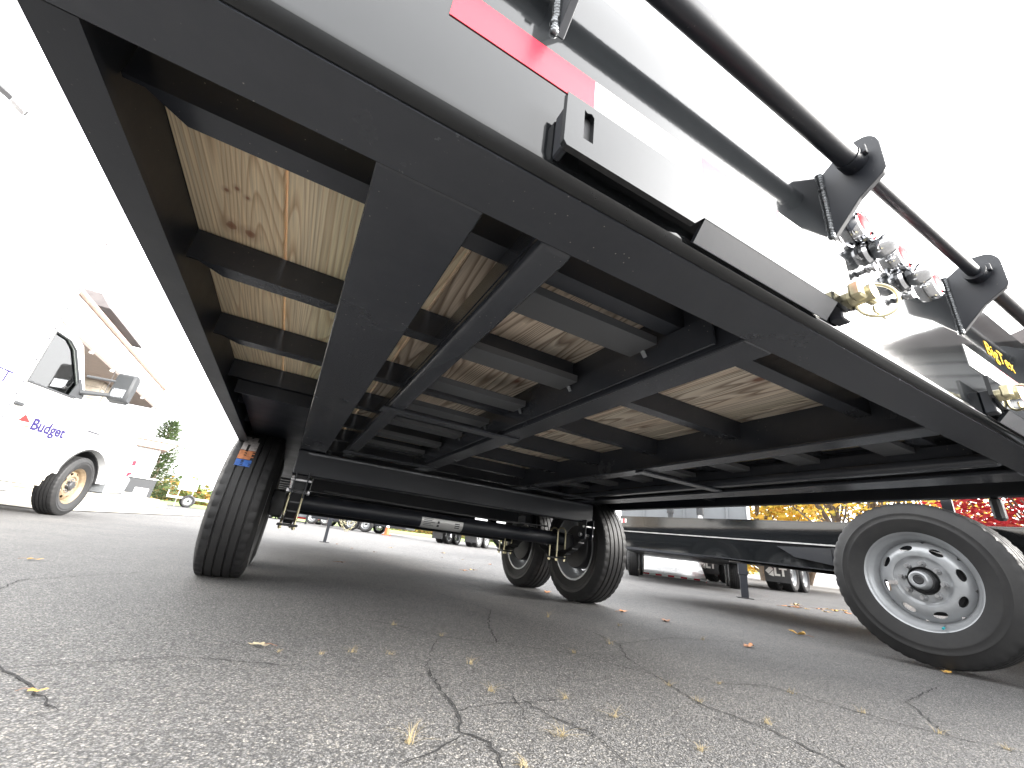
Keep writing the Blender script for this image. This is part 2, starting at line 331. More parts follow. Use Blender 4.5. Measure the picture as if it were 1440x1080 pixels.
    def mesh(s, name, mat, smooth=35):
        me = D.meshes.new(name); bmesh.ops.recalc_face_normals(s.bm, faces=s.bm.faces[:]) if mat not in LEAFY else None
        if smooth:
            for f in s.bm.faces: f.smooth = True
            for e in s.bm.edges:
                if len(e.link_faces) == 2 and e.calc_face_angle(0) > rad(smooth): e.smooth = False
        s.bm.to_mesh(me); s.bm.free(); me.materials.append(MATS[mat]); return me
    def build(s, name, mat, parent=None, smooth=35, label=None):
        o = D.objects.new(name, s.mesh(name, mat, smooth)); COL.objects.link(o)
        if parent is not None: o.parent = parent
        if label: o['label'] = label
        return o
LEAFY = {'yellow_leaf', 'red_leaf', 'green_needle', 'far_leaf', 'grass_blade', 'straw'}
def inst(name, me, parent, loc=(0, 0, 0), rot=(0, 0, 0), label=None):
    o = D.objects.new(name, me); COL.objects.link(o); o.parent = parent; o.location = loc; o.rotation_euler = rot
    if label: o['label'] = label
    return o
def thing(name, label, cat, loc=(0, 0, 0), rz=0.0, group=None):
    o = D.objects.new(name, None); COL.objects.link(o); o.location = loc; o.rotation_euler = (0, 0, rz)
    o.empty_display_size = 0.2
    return tag(o, label, cat, group)
def tag(o, label, cat, group=None):
    o['label'] = label; o['category'] = cat
    if group: o['group'] = group
    return o
def struct(o, kind='structure'): o['kind'] = kind; return o
def text(name, s, size, M, mat, parent, ext=0.0008, sx=1.0, bold=0.0, label=None):
    cu = D.curves.new('t', 'FONT'); cu.body = s; cu.size = size; cu.extrude = ext; cu.offset = bold; cu.resolution_u = 3
    o = D.objects.new('t', cu); COL.objects.link(o)
    dg = bpy.context.evaluated_depsgraph_get(); dg.update()
    me = D.meshes.new_from_object(o.evaluated_get(dg)); D.objects.remove(o); D.curves.remove(cu)
    me.transform(M @ Matrix.Diagonal((sx, 1, 1, 1))); me.name = name; me.materials.clear(); me.materials.append(MATS[mat])
    ob = D.objects.new(name, me); COL.objects.link(ob); ob.parent = parent
    if label: ob['label'] = label
    return ob
def copy_tree(o, parent=None):
    c = o.copy(); COL.objects.link(c)
    if parent is not None: c.parent = parent
    for ch in [x for x in D.objects if x.parent == o]: copy_tree(ch, c)
    return c
def az(a, d, el=None):
    """a place seen from where the photographer crouched: compass azimuth, metres away -> x, y"""
    return CAM.x + d * math.sin(rad(a)), CAM.y + d * math.cos(rad(a))

# ------------------------------------------------------------------ ground
def G(x, y):
    r = math.hypot(x, y - 2.0)
    t = max(0.0, r - 3.0)
    return 0.016 * (t * t / (t + 1.2)) if r < 60 else 0.016 * (57 * 57 / 58.2)
def make_ground():
    bm = bmesh.new(); rings = [0.0, 1, 2, 3, 3.4, 3.8, 4.4, 5.2, 6.2, 7.5, 9, 11, 13, 16, 19, 23, 28, 34, 41, 50, 60, 80, 120, 200, 400, 900]; seg = 72; rows = []
    for r in rings[1:]:
        rows.append([bm.verts.new((r * math.cos(2 * PI * i / seg), 2 + r * math.sin(2 * PI * i / seg), G(r * math.cos(2 * PI * i / seg), 2 + r * math.sin(2 * PI * i / seg)))) for i in range(seg)])
    c = bm.verts.new((0, 2, 0))
    for i in range(seg): bm.faces.new((c, rows[0][i], rows[0][(i + 1) % seg]))
    for A, B in zip(rows[:-1], rows[1:]):
        for i in range(seg): bm.faces.new((A[i], B[i], B[(i + 1) % seg], A[(i + 1) % seg]))
    for f in bm.faces: f.smooth = True
    me = D.meshes.new('asphalt_lot'); bm.to_mesh(me); bm.free(); me.materials.append(MATS['asphalt'])
    o = D.objects.new('asphalt_lot', me); COL.objects.link(o); return struct(o)
lot = make_ground()
def crack(pts, w):
    """jagged open crack following pts on the pavement"""
    rnd = random.Random(int(pts[0][0] * 1000)); P = []
    for (a, b) in zip(pts[:-1], pts[1:]):
        a, b = Vector(a), Vector(b); k = max(2, int((b - a).length / 0.018))
        for i in range(k):
            q = a.lerp(b, i / k); nrm = Vector((-(b - a).y, (b - a).x)).normalized(); P.append(q + nrm * rnd.uniform(-.006, .006))
    P.append(Vector(pts[-1])); m = MB(); prev = None
    for i, q in enumerate(P):
        d = (P[min(i + 1, len(P) - 1)] - P[max(i - 1, 0)]).normalized(); nr = Vector((-d.y, d.x))
        ww = 0.9 * w * rnd.uniform(.35, 1.0) * (0.3 if i in (0, len(P) - 1) else 1)
        a = m.bm.verts.new((*(q + nr * ww), .0015)); b = m.bm.verts.new((*(q - nr * ww), .0015))
        if prev: m.bm.faces.new((prev[0], a, b, prev[1]))
        prev = (a, b)
    return m.build('crack', 'crack_fill', lot, smooth=0)
for pts, wd in [([(.134, .707), (.059, .483), (.084, .313), (.057, .177), (.03, .02)], .0035), ([(-.558, .799), (-.581, .578), (-.586, .521), (-.611, .428), (-.576, .38), (-.591, .3), (-.56, .2)], .0032),
                ([(-.586, .521), (-.48, .546), (-.316, .549)], .002), ([(.289, .631), (.49, .583), (.534, .375), (.595, .207), (.673, .099)], .003), ([(.134, .707), (.2, .9), (.35, 1.1), (.4, 1.4)], .0025),
                ([(-.412, .559), (-.4, .478), (-.363, .387), (-.38, .25)], .0025), ([(-.744, .337), (-.678, .374), (-.617, .415)], .0028), ([(-.415, .604), (-.445, .502), (-.467, .435)], .002),
                ([(-.64, 1.426), (-.504, 1.321), (-.393, 1.165), (-.216, 1.077), (.02, .95), (.134, .707)], .0026), ([(-.558, .799), (-.5, .95), (-.393, 1.165)], .0018), ([(.35, 1.1), (.8, 1.25), (1.3, 1.2)], .003),
                ([(-1.9, 1.1), (-1.6, 1.0), (-1.35, .82), (-1.2, .6)], .003), ([(-1.35, .82), (-1.1, .9), (-.85, .82)], .002), ([(-1.5, 2.4), (-1.75, 1.9), (-1.6, 1.0)], .003), ([(.6, .2), (.9, .4), (1.4, .5)], .003), ([(-.216, 1.077), (-.1, 1.4), (.1, 1.8), (0, 2.4)], .003)]:
    crack(pts, wd)

# ------------------------------------------------------------------ wheels
def tyre_mesh(R=0.39, W=0.235, bead=0.232, lug=0.005, seg=180, grooves=(-.058, -.02, .02, .058), flat=0.006):
    hw = W / 2; tw = hw * 0.83
    half = [(hw * .72, bead), (hw * .80, bead + .004), (hw * .90, bead + .03), (hw * .985, bead + .062), (hw * 1.0, bead + .066), (hw * 1.0, bead + .070), (hw * .99, bead + .074), (hw, bead + (R - bead) * .52), (hw * 1.0, R - .070), (hw * 1.018, R - .066), (hw * 1.018, R - .061), (hw * .985, R - .055), (hw * .955, R - .035), (hw * .945, R - .033), (hw * .93, R - .024), (tw * 1.04, R - .010), (tw, R - .005)]
    tread = []
    xs = []
    for g in grooves: xs += [(g - .005, 0), (g - .0035, .008), (g + .0035, .008), (g + .005, 0)]
    for x in (-.095, -.075, -.04, 0, .04, .075, .095):
        if abs(x) < tw - .002: xs.append((x, 0))
    xs.sort(reverse=True)
    for x, d in xs: tread.append((x, R - .004 * (x / tw) ** 2 - d))
    prof = half + tread + [(-x, r) for x, r in half[::-1]]
    def mod(x, r, i):
        k = 0.0
        if r > R - .026 and abs(x) > .068 and abs(x) < hw * .95 and i % 4 == 0: k = lug
        elif r > R - .006 and abs(x) < .068 and (i + int((x + 1) * 37)) % 12 == 0: k = .0012
        return k
    m = MB(); m.lathe(prof, seg=seg, mod=mod)
    for v in m.bm.verts:
        if v.co.z < -(R - flat): v.co.x *= 1.03; v.co.z = -(R - flat)
    return m.mesh('tyre', 'rubber', smooth=28)
def rim_mesh(mat='rim_silver', R=.246, holes=8):
    m = MB()
    k = R / .226
    m.lathe([(x, r * k) for x, r in [(.020, .176), (.030, .182), (.045, .187), (.062, .192), (.070, .203), (.082, .2075), (.090, .213), (.094, .220), (.092, .226), (.086, .2275), (.080, .222), (.074, .212), (.055, .204), (.03, .195), (-.05, .193), (-.075, .206), (-.09, .212), (-.097, .224), (-.102, .224), (-.100, .212), (-.082, .203), (-.05, .186), (.0, .180)]], seg=64, close=True)
    r0, r1 = .108 * k, .178 * k; rc = .146 * k; ha, hb = .027 * k, .0135 * k; sec = 2 * PI / holes
    def xz(r):
        P = [(.055, .040), (.075, .041), (.090, .043), (.100, .052), (.112, .058), (.13, .058), (.15, .052), (.165, .038), (.178, .020)]
        r = r / k
        for (a, xa), (b, xb) in zip(P[:-1], P[1:]):
            if r <= b: return xa + (xb - xa) * max(0, (r - a)) / (b - a)
        return P[-1][1]
    S_, T_ = 32, 6
    for h in range(holes):
        ang0 = h * sec; rings = [[] for _ in range(T_ + 1)]
        hw_, = (sec / 2 * rc,)
        for i in range(S_):
            a = 2 * PI * i / S_ + PI / S_ * 0; cu, cv = math.cos(a), math.sin(a)
            lu = ((r1 - rc) if cu > 0 else (rc - r0)) / max(abs(cu), 1e-6); lv = hw_ / max(abs(cv), 1e-6); L = min(lu, lv)
            ov = 1 / math.sqrt((cu / hb) ** 2 + (cv / ha) ** 2)
            for t in range(T_ + 1):
                d = ov + (L - ov) * t / T_; r = rc + cu * d; th = ang0 + cv * d / rc
                rings[t].append(m.bm.verts.new((xz(r), r * math.cos(th), r * math.sin(th))))
        inner = [m.bm.verts.new((v.co.x - .008, v.co.y, v.co.z)) for v in rings[0]]
        for i in range(S_):
            j = (i + 1) % S_
            m.bm.faces.new((inner[i], inner[j], rings[0][j], rings[0][i]))
            for t in range(T_): m.bm.faces.new((rings[t][i], rings[t][j], rings[t + 1][j], rings[t + 1][i]))
    bmesh.ops.remove_doubles(m.bm, verts=m.bm.verts[:], dist=.0012)
    m.lathe([(xz(r), r * k) for r in (.062, .07, .08, .09, .096, .100, .104, .1085)], seg=64)
    m.lathe([(.03, .062 * k), (.04, .062 * k)], seg=64)
    return m.mesh('rim', mat, smooth=40)
TYRE = tyre_mesh()
RIM = rim_mesh()
m = MB(); m.lathe([(-.05, .0), (-.05, .055), (.045, .055), (.05, .052), (.062, .05), (.064, .046)], seg=32); HUB = m.mesh('hub', 'dark_metal')
m = MB(); m.lathe([(.055, .045), (.088, .043), (.097, .040), (.101, .034), (.099, .025), (.095, .022)], seg=32); CAP = m.mesh('hub_cap', 'rim_silver')
m = MB(); m.lathe([(.094, .022), (.097, .016), (.095, .010), (.096, .0)], seg=24); PLUG = m.mesh('hub_plug', 'dark_metal')
m = MB(); m.cyl((0, 0, 0), (.012, 0, 0), .0155, .0135, seg=16).cyl((.012, 0, 0), (.030, 0, 0), .0115, .0095, seg=6); NUT = m.mesh('lug_nut', 'steel')
m = MB(); m.lathe([(-.085, .0), (-.085, .150), (-.078, .158), (.0, .158), (.01, .15), (.015, .06), (.015, 0)], seg=40); DRUM = m.mesh('brake_drum', 'dark_metal')
m = MB(); m.cyl((.060, 0, -.204), (.094, 0, -.215), .0035, seg=8); STEM = m.mesh('valve_stem', 'steel')
m = MB(); m.cyl((.088, 0, -.2133), (.105, 0, -.218), .0052, seg=8); VCAP = m.mesh('valve_cap', 'valve_teal')
def wheel(parent, loc, flip=False, spin=0.0, name='wheel', label=None, rim=None, drum=True, valve=True):
    o = inst(name, rim or RIM, parent, loc, (spin, 0, PI if flip else 0), label)
    t = inst('tyre', TYRE, o, (0, 0, 0), (-spin, 0, 0))
    inst('hub', HUB, o); inst('hub_cap', CAP, o); inst('hub_plug', PLUG, o)
    if drum: inst('brake_drum', DRUM, o)
    for i in range(8):
        a = 2 * PI * (i + .5) / 8; inst('lug_nut', NUT, o, (.041, .0826 * math.cos(a), .0826 * math.sin(a)))
    if valve: inst('valve_stem', STEM, o); inst('valve_cap', VCAP, o)
    return o

# ------------------------------------------------------------------ the flatbed trailer overhead
TR = thing('flatbed_trailer', 'black flatbed trailer with pine deck boards, its underside looming overhead', 'trailer')
ZB, ZD, ZF = .6784, .820, .755        # frame bottom, deck underside, cross-member underside
YE = 7.25                             # deck front
W2 = 1.295; FACE = -.1005
# rear beam: rolled channel closed into a box, rounded lower rear corner
prof = [(0, ZB), (0, 1.052), (-.006, 1.058), (FACE + .006, 1.058), (FACE, 1.052)]
for i in range(7):
    a = PI + (PI / 2) * i / 6; prof.append((FACE + .014 + .014 * math.cos(a), ZB + .014 + .014 * math.sin(a)))
MB().prism(prof, 'x', -W2, W2).build('rear_beam', 'gloss_paint', TR, smooth=40)
MB().box(-W2 + .001, W2 - .001, -.082, -.003, ZB - .0025, ZB - .0005).build('rear_beam_underside', 'black_paint', TR)
for s in (-1, 1):
    # side rail: inward-facing channel
    P = [(s * W2, ZB), (s * 1.2516, ZB), (s * 1.2516, ZB + .009), (s * (W2 - .010), ZB + .014), (s * (W2 - .010), ZD + .03), (s * W2, ZD + .03)]
    MB().prism(P, 'y', .001, YE).build('side_rail', 'frame_paint', TR)
    MB().box(s * W2 if s > 0 else s * (W2 + .05), s * (W2 + .05) if s > 0 else s * W2, .02, YE, ZD - .02, ZD + .02, .004).build('rub_rail', 'frame_paint', TR)
    # main I-beam
    a, b = sorted((s * .999, s * .8678)); c = (a + b) / 2
    mb = MB(); mb.box(a, b, .002, YE - .05, ZB, ZB + .011, .002); mb.box(c - .005, c + .005, .002, YE - .05, ZB + .011, ZD - .012); mb.box(a + .02, b - .02, .002, YE - .05, ZD - .0125, ZD - .002)
    mb.build('main_beam', 'black_paint', TR)
    # ramp bay runner with upright wall, and the inner channel
    a, b = sorted((s * .7804, s * .7275))
    mb = MB(); mb.box(a, b, .002, 2.118, ZB, ZB + .034, .012, 3)
    wq = sorted((s * .780, s * .772)); mb.box(wq[0], wq[1], .004, 2.116, ZB + .030, ZF - .004); mb.build('ramp_runner', 'black_paint', TR)
    a, b = sorted((s * .369, s * .292)); wq = sorted((s * .369, s * .362))
    mb = MB(); mb.box(a, b, .002, 2.118, ZB, ZB + .008, .002); mb.box(wq[0], wq[1], .002, 2.118, ZB + .007, ZD - .006)
    mb.build('inner_channel', 'black_paint', TR)
    a, b = sorted((s * .80, s * .30)); MB().box(a, b, .915, .965, ZB - .009, ZB - .001, .002).build('tie_bar', 'black_paint', TR)
    a, b = sorted((s * .80, s * .30)); MB().box(a, b, 1.86, 1.91, ZB - .009, ZB - .001, .002).build('tie_bar', 'black_paint', TR)
# cross-members: channels, web at the rear, toe pointing forward with a coped end
def cross_member(y):
    mb = MB()
    mb.box(-1.283, 1.283, y, y + .007, ZF, ZD - .001)
    e, q = 1.262, 1.225
    mb.prism([(-e, y + .007), (-q - .012, y + .030), (-q, y + .041), (q, y + .041), (q + .012, y + .030), (e, y + .007)], 'z', ZF, ZF + .006)
    mb.box(-q, q, y + .0075, y + .041, ZD - .0065, ZD - .001)
    return mb.mesh('cross_member', 'black_paint')
CM = cross_member(0)
for k in range(19): inst('cross_member', CM, TR, (0, .124 + .386 * k, 0))
# inner lip behind the rear beam with spacer tabs
mb = MB(); mb.box(-1.24, 1.24, .060, .066, ZD - .042, ZD - .006)
mb.build('lip_strip', 'frame_paint', TR)
for x in (-1.12, -1.05, -.58, -.52, -.47, .5, .6, 1.08): MB().box(x, x + .006, .02, .066, ZD - .04, ZD - .008).build('spacer_tab', 'frame_paint', TR)
# deck boards
BW = .161
for k in range(16):
    x0 = -1.2885 + BW * k
    mb = MB(); r = random.Random(k)
    mb.box(-.0778, .0778, .004, YE - .01, 0, .038, .0025)
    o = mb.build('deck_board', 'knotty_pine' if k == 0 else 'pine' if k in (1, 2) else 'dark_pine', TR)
    o.location = (x0 + .0805, 0, ZD + .0005 + r.uniform(0, .0012)); o.rotation_euler = (0, 0, r.uniform(-.00018, .00018))
for s in (-1, 1):
    a, b = sorted((s * 1.25, s * 1.002)); MB().box(a, b, 1.30, 4.7, ZF - .012, ZF - .004, .001).build('wheel_well_plate', 'frame_paint', TR)
    MB().box(a, b, 1.292, 1.2995, ZF - .05, ZF - .004).build('plate_lip', 'frame_paint', TR)
# suspension cross-beam, hangers, springs, axles, wheels
MB().box(-.999, .999, 2.119, 2.215, .545, ZB - .002, .005).build('suspension_crossbeam', 'frame_paint', TR)
mb = MB(); mb.box(-.95, .95, 2.1175, 2.119, ZB - .02, ZB - .012); mb.build('weld_bead', 'weld', TR)
for y in (2.98, 3.95): MB().box(-.86, .86, y, y + .08, .53, ZB - .002, .004).build('frame_crossbeam', 'frame_paint', TR)
def leaf_spring(x, yc):
    root = None; Z = .325
    for k, (half, dz) in enumerate([(.36, 0), (.30, .009), (.23, .018), (.15, .027)]):
        mb = MB(); n = 14; rows = []
        for i in range(n + 1):
            t = -1 + 2 * i / n; yy = yc + t * half; zz = Z + .125 * (t * half / .36) ** 2 - dz
            rows.append((yy, zz))
        for (ya, za), (yb, zb) in zip(rows[:-1], rows[1:]):
            mb.prism([(ya, za), (yb, zb), (yb, zb + .008), (ya, za + .008)], 'x', x - .024, x + .024)
        bmesh.ops.remove_doubles(mb.bm, verts=mb.bm.verts[:], dist=.0001)
        o = mb.build('leaf_spring' if root is None else 'spring_leaf', 'dark_metal', TR if root is None else root)
        root = root or o
    p = MB(); p.box(x - .055, x + .055, yc - .06, yc + .06, .283, .296, .002); p.build('spring_plate', 'dark_metal', root)
    for dy in (-.05, .05):
        u = MB(); u.cyl((x - .036, yc + dy, .266), (x - .036, yc + dy, .47), .0065, seg=8).cyl((x + .036, yc + dy, .266), (x + .036, yc + dy, .47), .0065, seg=8)
        u.torus((x, yc + dy, .47), (0, 1, 0), .036, .0065, seg=12, sub=8, a0=0, a1=PI)
        for v in u.bm.verts:
            pass
        u.build('u_bolt', 'zinc', root)
        for e in (-.036, .036): MB().cyl((x + e, yc + dy, .270), (x + e, yc + dy, .283), .011, seg=6).build('u_bolt_nut', 'zinc', root)
    return root
def hanger(x, y, z0, z1):
    h = MB()
    for d in (-.034, .028): h.prism([(y - .05, z1), (y + .05, z1), (y + .035, z0), (y - .035, z0)], 'x', x + d, x + d + .006)
    h.box(x - .028, x + .028, y + .028, y + .036, z0 + .04, z1)
    o = h.build('spring_hanger', 'frame_paint', TR)
    b = MB(); b.cyl((x - .052, y, z0 + .03), (x + .052, y, z0 + .03), .009, seg=8).cyl((x - .056, y, z0 + .03), (x - .045, y, z0 + .03), .015, seg=6).cyl((x + .045, y, z0 + .03), (x + .056, y, z0 + .03), .015, seg=6)
    b.cyl((x - .05, y - .03, z0 + .085), (x + .05, y - .03, z0 + .085), .007, seg=6); b.build('hanger_bolt', 'steel', o)
AX = (2.47, 3.34)
for i, y in enumerate(AX):
    o = MB().cyl((-1.06, y, .425), (1.06, y, .425), .050, seg=28).build('axle', 'frame_paint', TR)
    for s in (-1, 1):
        wheel(TR, (s * 1.195, y, .386), flip=s < 0, spin=.3 + i)
        leaf_spring(s * .945, y)
        d = MB(); d.box(min(s * 1.06, s * .99), max(s * 1.06, s * .99), y - .05, y + .05, .33, .47, .012, 2); d.build('axle_flange', 'dark_metal', o)
    if i == 0:
        lb = MB(); n = 10
        for k in range(n):
            a0, a1 = PI * 1.02 + .9 * PI * k / n * .9 - .35, PI * 1.02 + .9 * PI * (k + 1) / n * .9 - .35
            lb.quad((-.17, y + .0512 * math.cos(a0), .425 + .0512 * math.sin(a0)), (.125, y + .0512 * math.cos(a0), .425 + .0512 * math.sin(a0)), (.125, y + .0512 * math.cos(a1), .425 + .0512 * math.sin(a1)), (-.17, y + .0512 * math.cos(a1), .425 + .0512 * math.sin(a1)))
        bmesh.ops.remove_doubles(lb.bm, verts=lb.bm.verts[:], dist=.0001)
        L = lb.build('axle_label', 'label_silver', o)
        pr_ = MB()
        def dash(x0, x1, a, da):
            p = [(xx, y + .0517 * math.cos(t), .425 + .0517 * math.sin(t)) for xx, t in ((x0, a), (x1, a), (x1, a + da), (x0, a + da))]; pr_.quad(*p)
        for k in range(5): dash(-.155, -.155 + random.uniform(.05, .09), PI * (.93 + .07 * k), .07)
        for k in range(2): dash(-.06, -.045, PI * (1.0 + .15 * k), .3)
        for k in range(3): dash(.065, .10, PI * (1.0 + .08 * k), .13)
        pr_.build('printed_lines', 'ink', o)
for s in (-1, 1):
    hanger(s * .945, 2.125, .43, .56); hanger(s * .945, 2.905, .43, ZB); hanger(s * .945, 3.70, .43, ZB)
MB().tube([(-.8, 2.40, .50), (-.3, 2.42, .49), (.4, 2.41, .488), (.8, 2.40, .50)], .006, seg=6).build('brake_wire', 'dark_metal', TR)
# smeared tyre sticker on the left rear tread
st = [o for o in D.objects if o.name.startswith('wheel') and o.parent == TR and abs(o.location.x + 1.195) < .01 and abs(o.location.y - AX[0]) < .01][0]
def tread_patch(a0, a1, x0, x1, mat, name):
    p = MB(); n = 8; rr = .3912; r = random.Random(int(a0 * 100))
    for k in range(n):
        b0, b1 = a0 + (a1 - a0) * k / n, a0 + (a1 - a0) * (k + 1) / n
        for j in range(6):
            u0, u1 = x0 + (x1 - x0) * j / 6, x0 + (x1 - x0) * (j + 1) / 6
            if j % 3 == 2 and r.random() < .4: continue
            p.quad((u0, -rr * math.cos(b0), rr * math.sin(b0)), (u1, -rr * math.cos(b0), rr * math.sin(b0)), (u1, -rr * math.cos(b1), rr * math.sin(b1)), (u0, -rr * math.cos(b1), rr * math.sin(b1)))
    o = p.build(name, mat, TR); o.location = st.location; return o
tread_patch(rad(38), rad(56), -.07, .0, 'sticker_white', 'tyre_sticker')
tread_patch(rad(29), rad(37.6), -.07, .0, 'sticker_orange', 'tyre_sticker')
tread_patch(rad(23), rad(28.6), -.07, .0, 'sticker_blue', 'tyre_sticker')
# tongue, jack and safety chains at the far front
mb = MB()
for s in (-1, 1): mb.prism([(s * .87, YE - .3), (s * .97, YE - .3), (s * .09, 8.95), (s * .02, 8.95)], 'z', ZB - .14, ZB)
mb.build('tongue', 'frame_paint', TR)
MB().box(-.05, .05, 8.9, 9.25, ZB - .16, ZB - .06, .01).build('coupler', 'frame_paint', TR)
jz = G(-.16, 8.55)
o = MB().box(-.20, -.12, 8.5, 8.58, .33, 1.15, .006).build('tongue_jack', 'black_paint', TR)
MB().box(-.187, -.133, 8.513, 8.567, jz + .012, .34, .004).build('jack_leg', 'black_paint', o)
MB().box(-.24, -.08, 8.46, 8.62, jz + .001, jz + .013, .002).build('jack_foot', 'dark_metal', o)
def chain(pts):
    c = MB(); k = 0
    for a, b in zip(pts[:-1], pts[1:]):
        a, b = Vector(a), Vector(b); n = max(1, int((b - a).length / .035))
        for i in range(n):
            q = a.lerp(b, (i + .5) / n); d = (b - a).normalized(); up = Vector((1, 0, 0)) if k % 2 else Vector((0, 1, .2)); c.torus(q, up, .02, .006, seg=8, sub=5); k += 1
    return c.build('safety_chain', 'zinc', TR)
chain([(.02, 8.9, .55), (.12, 8.88, .36), (.22, 8.86, .28), (.32, 8.86, .36), (.38, 8.88, .55)])
chain([(.08, 8.9, .55), (.16, 8.9, .42), (.26, 8.9, .42), (.34, 8.9, .55)])

# ---- fittings on the rear face
# hinge brackets: plates welded square to the face, rounded nose
def bracket_mesh():
    pts = [(FACE, .895), (FACE - .052, .953), (-.190, .978), (-.1965, .986)]
    for i in range(7):
        a = -.1 + (PI / 2 + .1) * i / 6; pts.append((-.170 - .027 * math.cos(a), 1.045 + .036 * math.sin(a)))
    pts += [(-.150, 1.083), (FACE, 1.050)]
    return MB().prism(pts, 'x', -.0055, .0055, .0012).mesh('hinge_bracket', 'frame_paint', smooth=30)
BR = bracket_mesh(); RY, RZ = -.157, 1.030
def weld_strip():
    w_ = MB(); r = random.Random(3)
    for k in range(26):
        z = .897 + .153 * k / 25; w_.ball((-.009 + r.uniform(-.001, .001), FACE - .002, z), .0052 + r.uniform(0, .0012), (1, .8, .75), seg=8)
    return w_.mesh('weld_bead', 'weld')
WB = weld_strip()
m = MB(); m.cyl((-.034, RY, RZ), (.034, RY, RZ), .0205, seg=24); m.box(-.026, -.014, RY - .026, RY - .018, RZ - .006, RZ + .012, .001); BUSH = m.mesh('hinge_bushing', 'frame_paint')
for x in (-.842, -.229, .318, .90):
    o = inst('hinge_bracket', BR, TR, (x, 0, 0)); inst('weld_bead', WB, o); inst('hinge_bushing', BUSH, o)
MB().cyl((-1.26, RY, RZ), (-.24, RY, RZ), .0190, seg=32).build('hinge_tube', 'frame_paint', TR)
MB().cyl((-.24, RY, RZ), (.33, RY, RZ), .0128, seg=28).build('hinge_rod', 'frame_paint', TR)
MB().cyl((.33, RY, RZ), (1.26, RY, RZ), .0170, seg=32).build('hinge_tube', 'frame_paint', TR)
# conspicuity tape
for x0, x1, mt in [(-.973, -.785, 'red_tape'), (-.785, -.592, 'white_tape'), (-.592, -.409, 'red_tape'), (-.409, -.21, 'white_tape'), (.288, .469, 'white_tape'), (.469, .66, 'red_tape'), (.66, .85, 'white_tape'), (.85, 1.04, 'red_tape')]:
    MB().box(x0, x1, FACE - .0012, FACE - .0002, .805, .860).build('reflective_tape', mt, TR)
# identification lamps: chrome bezel and red lens
m = MB(); m.lathe([(0, .036), (.010, .036), (.017, .033), (.019, .029), (.016, .026), (.0, .026)], seg=32, axis='y'); BEZ = m.mesh('lamp_bezel', 'chrome')
m = MB(); m.lathe([(.006, .0262), (.014, .0255), (.019, .018), (.0205, .008), (.021, 0)], seg=24, axis='y'); LENS = m.mesh('lens', 'red_lens')
for x in (-.135, .022, .178):
    o = inst('marker_lamp', BEZ, TR, (x, FACE - .0005, .972), (0, 0, PI)); inst('lens', LENS, o)
# licence lamps: chrome bullet caps over plate screws
for x in (-.122, .02):
    o = MB().lathe([(0, .022), (.006, .023), (.012, .020)], seg=24, axis='y').build('licence_lamp', 'chrome', TR); o.location = (x, FACE - .0005, .915); o.rotation_euler = (0, 0, PI)
    h = MB(); h.lathe([(.012, .016), (.02, .0215), (.032, .0225), (.044, .019), (.052, .011), (.054, 0)], seg=24, axis='y'); h.box(-.025, .025, .01, .024, .012, .020, .003).build('lamp_hood', 'chrome', o)
    b = MB(); b.lathe([(.0, .004), (.018, .004), (.018, .0085), (.023, .008), (.026, .0)], seg=14, axis='y'); b.ball((0, .010, 0), .007, (1.5, .7, .7), seg=10)
    q = b.build('plate_screw', 'steel', TR); q.location = (x - .03, FACE, .858); q.rotation_euler = (0, 0, PI)
# ramp gates (a plate hinged in front of each ramp bay) with hitch pin and ring
def slot_loop(u0, u1, v0, v1): return [(u0, v0), (u1, v0), (u1, v1 - .004), ((u0 + u1) / 2 + .003, v1), ((u0 + u1) / 2 - .003, v1 - .003), (u0, v1)]
def ramp_gate(s):
    f = lambda u, v, t: (s * u, t, v)
    mb = MB()
    outer = [(-.838, .690), (-.834, .685), (-.648, .685), (-.630, .703), (-.30, .703), (-.262, .720), (-.262, .764), (-.838, .764)]
    mb.sheet_holes(outer, [slot_loop(-.815, -.802, .708, .752)], f, -.127, -.120)
    o = mb.build('ramp_gate', 'gloss_paint', TR, smooth=30)
    a, b = sorted((s * -.826, s * -.795)); MB().box(a, b, -.1195, -.112, .700, .758).build('slot_shade', 'dark_metal', o)  # dark plate added to stand in for shade inside the slot
    k = MB()   # folded lower lip, leaning in under the plate
    k.prism([(-.127, .7035), (-.1205, .7035), (-.1035, .684), (-.1075, .680)], 'x', *sorted((s * -.628, s * -.335)))
    k.build('gate_lip', 'frame_paint', o)
    for e0, e1, zt in ((-.836, -.827, .752), (-.31, -.285, .74)):
        a, b = sorted((s * e0, s * e1)); MB().box(a, b, -.1195, FACE - .0003, .689, zt, .002).build('gate_spacer', 'frame_paint', o)
    c = (s * -.292, -.127, .725)
    k = MB(); k.cyl((c[0], -.127, c[2]), (c[0], -.158, c[2]), .013, seg=16); k.cyl((c[0] - .028, -.143, c[2] - .002), (c[0] + .030, -.143, c[2] + .002), .0075, seg=12); k.box(c[0] - .03, c[0] - .006, -.152, -.136, c[2] - .013, c[2] + .012, .003); k.build('hitch_pin', 'zinc', o)
    k = MB(); k.torus((c[0] + .022, -.150, c[2] - .004), (.75 * s, .6, .12), .027, .0026, seg=36, sub=8); k.build('pin_ring', 'zinc', o)
    k = MB(); k.box(c[0] + .012, c[0] + .046, -.150, -.146, c[2] - .028, c[2] - .016, .001); k.build('ring_latch', 'zinc', o)
    return o
ramp_gate(1); ramp_gate(-1)
text('maker_lettering', 'BigTex', .052, Matrix.Translation((.452, FACE - .001, .893)) @ Matrix.Rotation(PI / 2, 4, 'X'), 'decal_yellow', TR, ext=0.0003, sx=1.30, bold=0.0)
MB().box(.36, .40, .0, .03, ZB - .09, ZB - .01, .008).build('wire_grommet', 'dark_metal', TR).location = (.91, .15, .01)

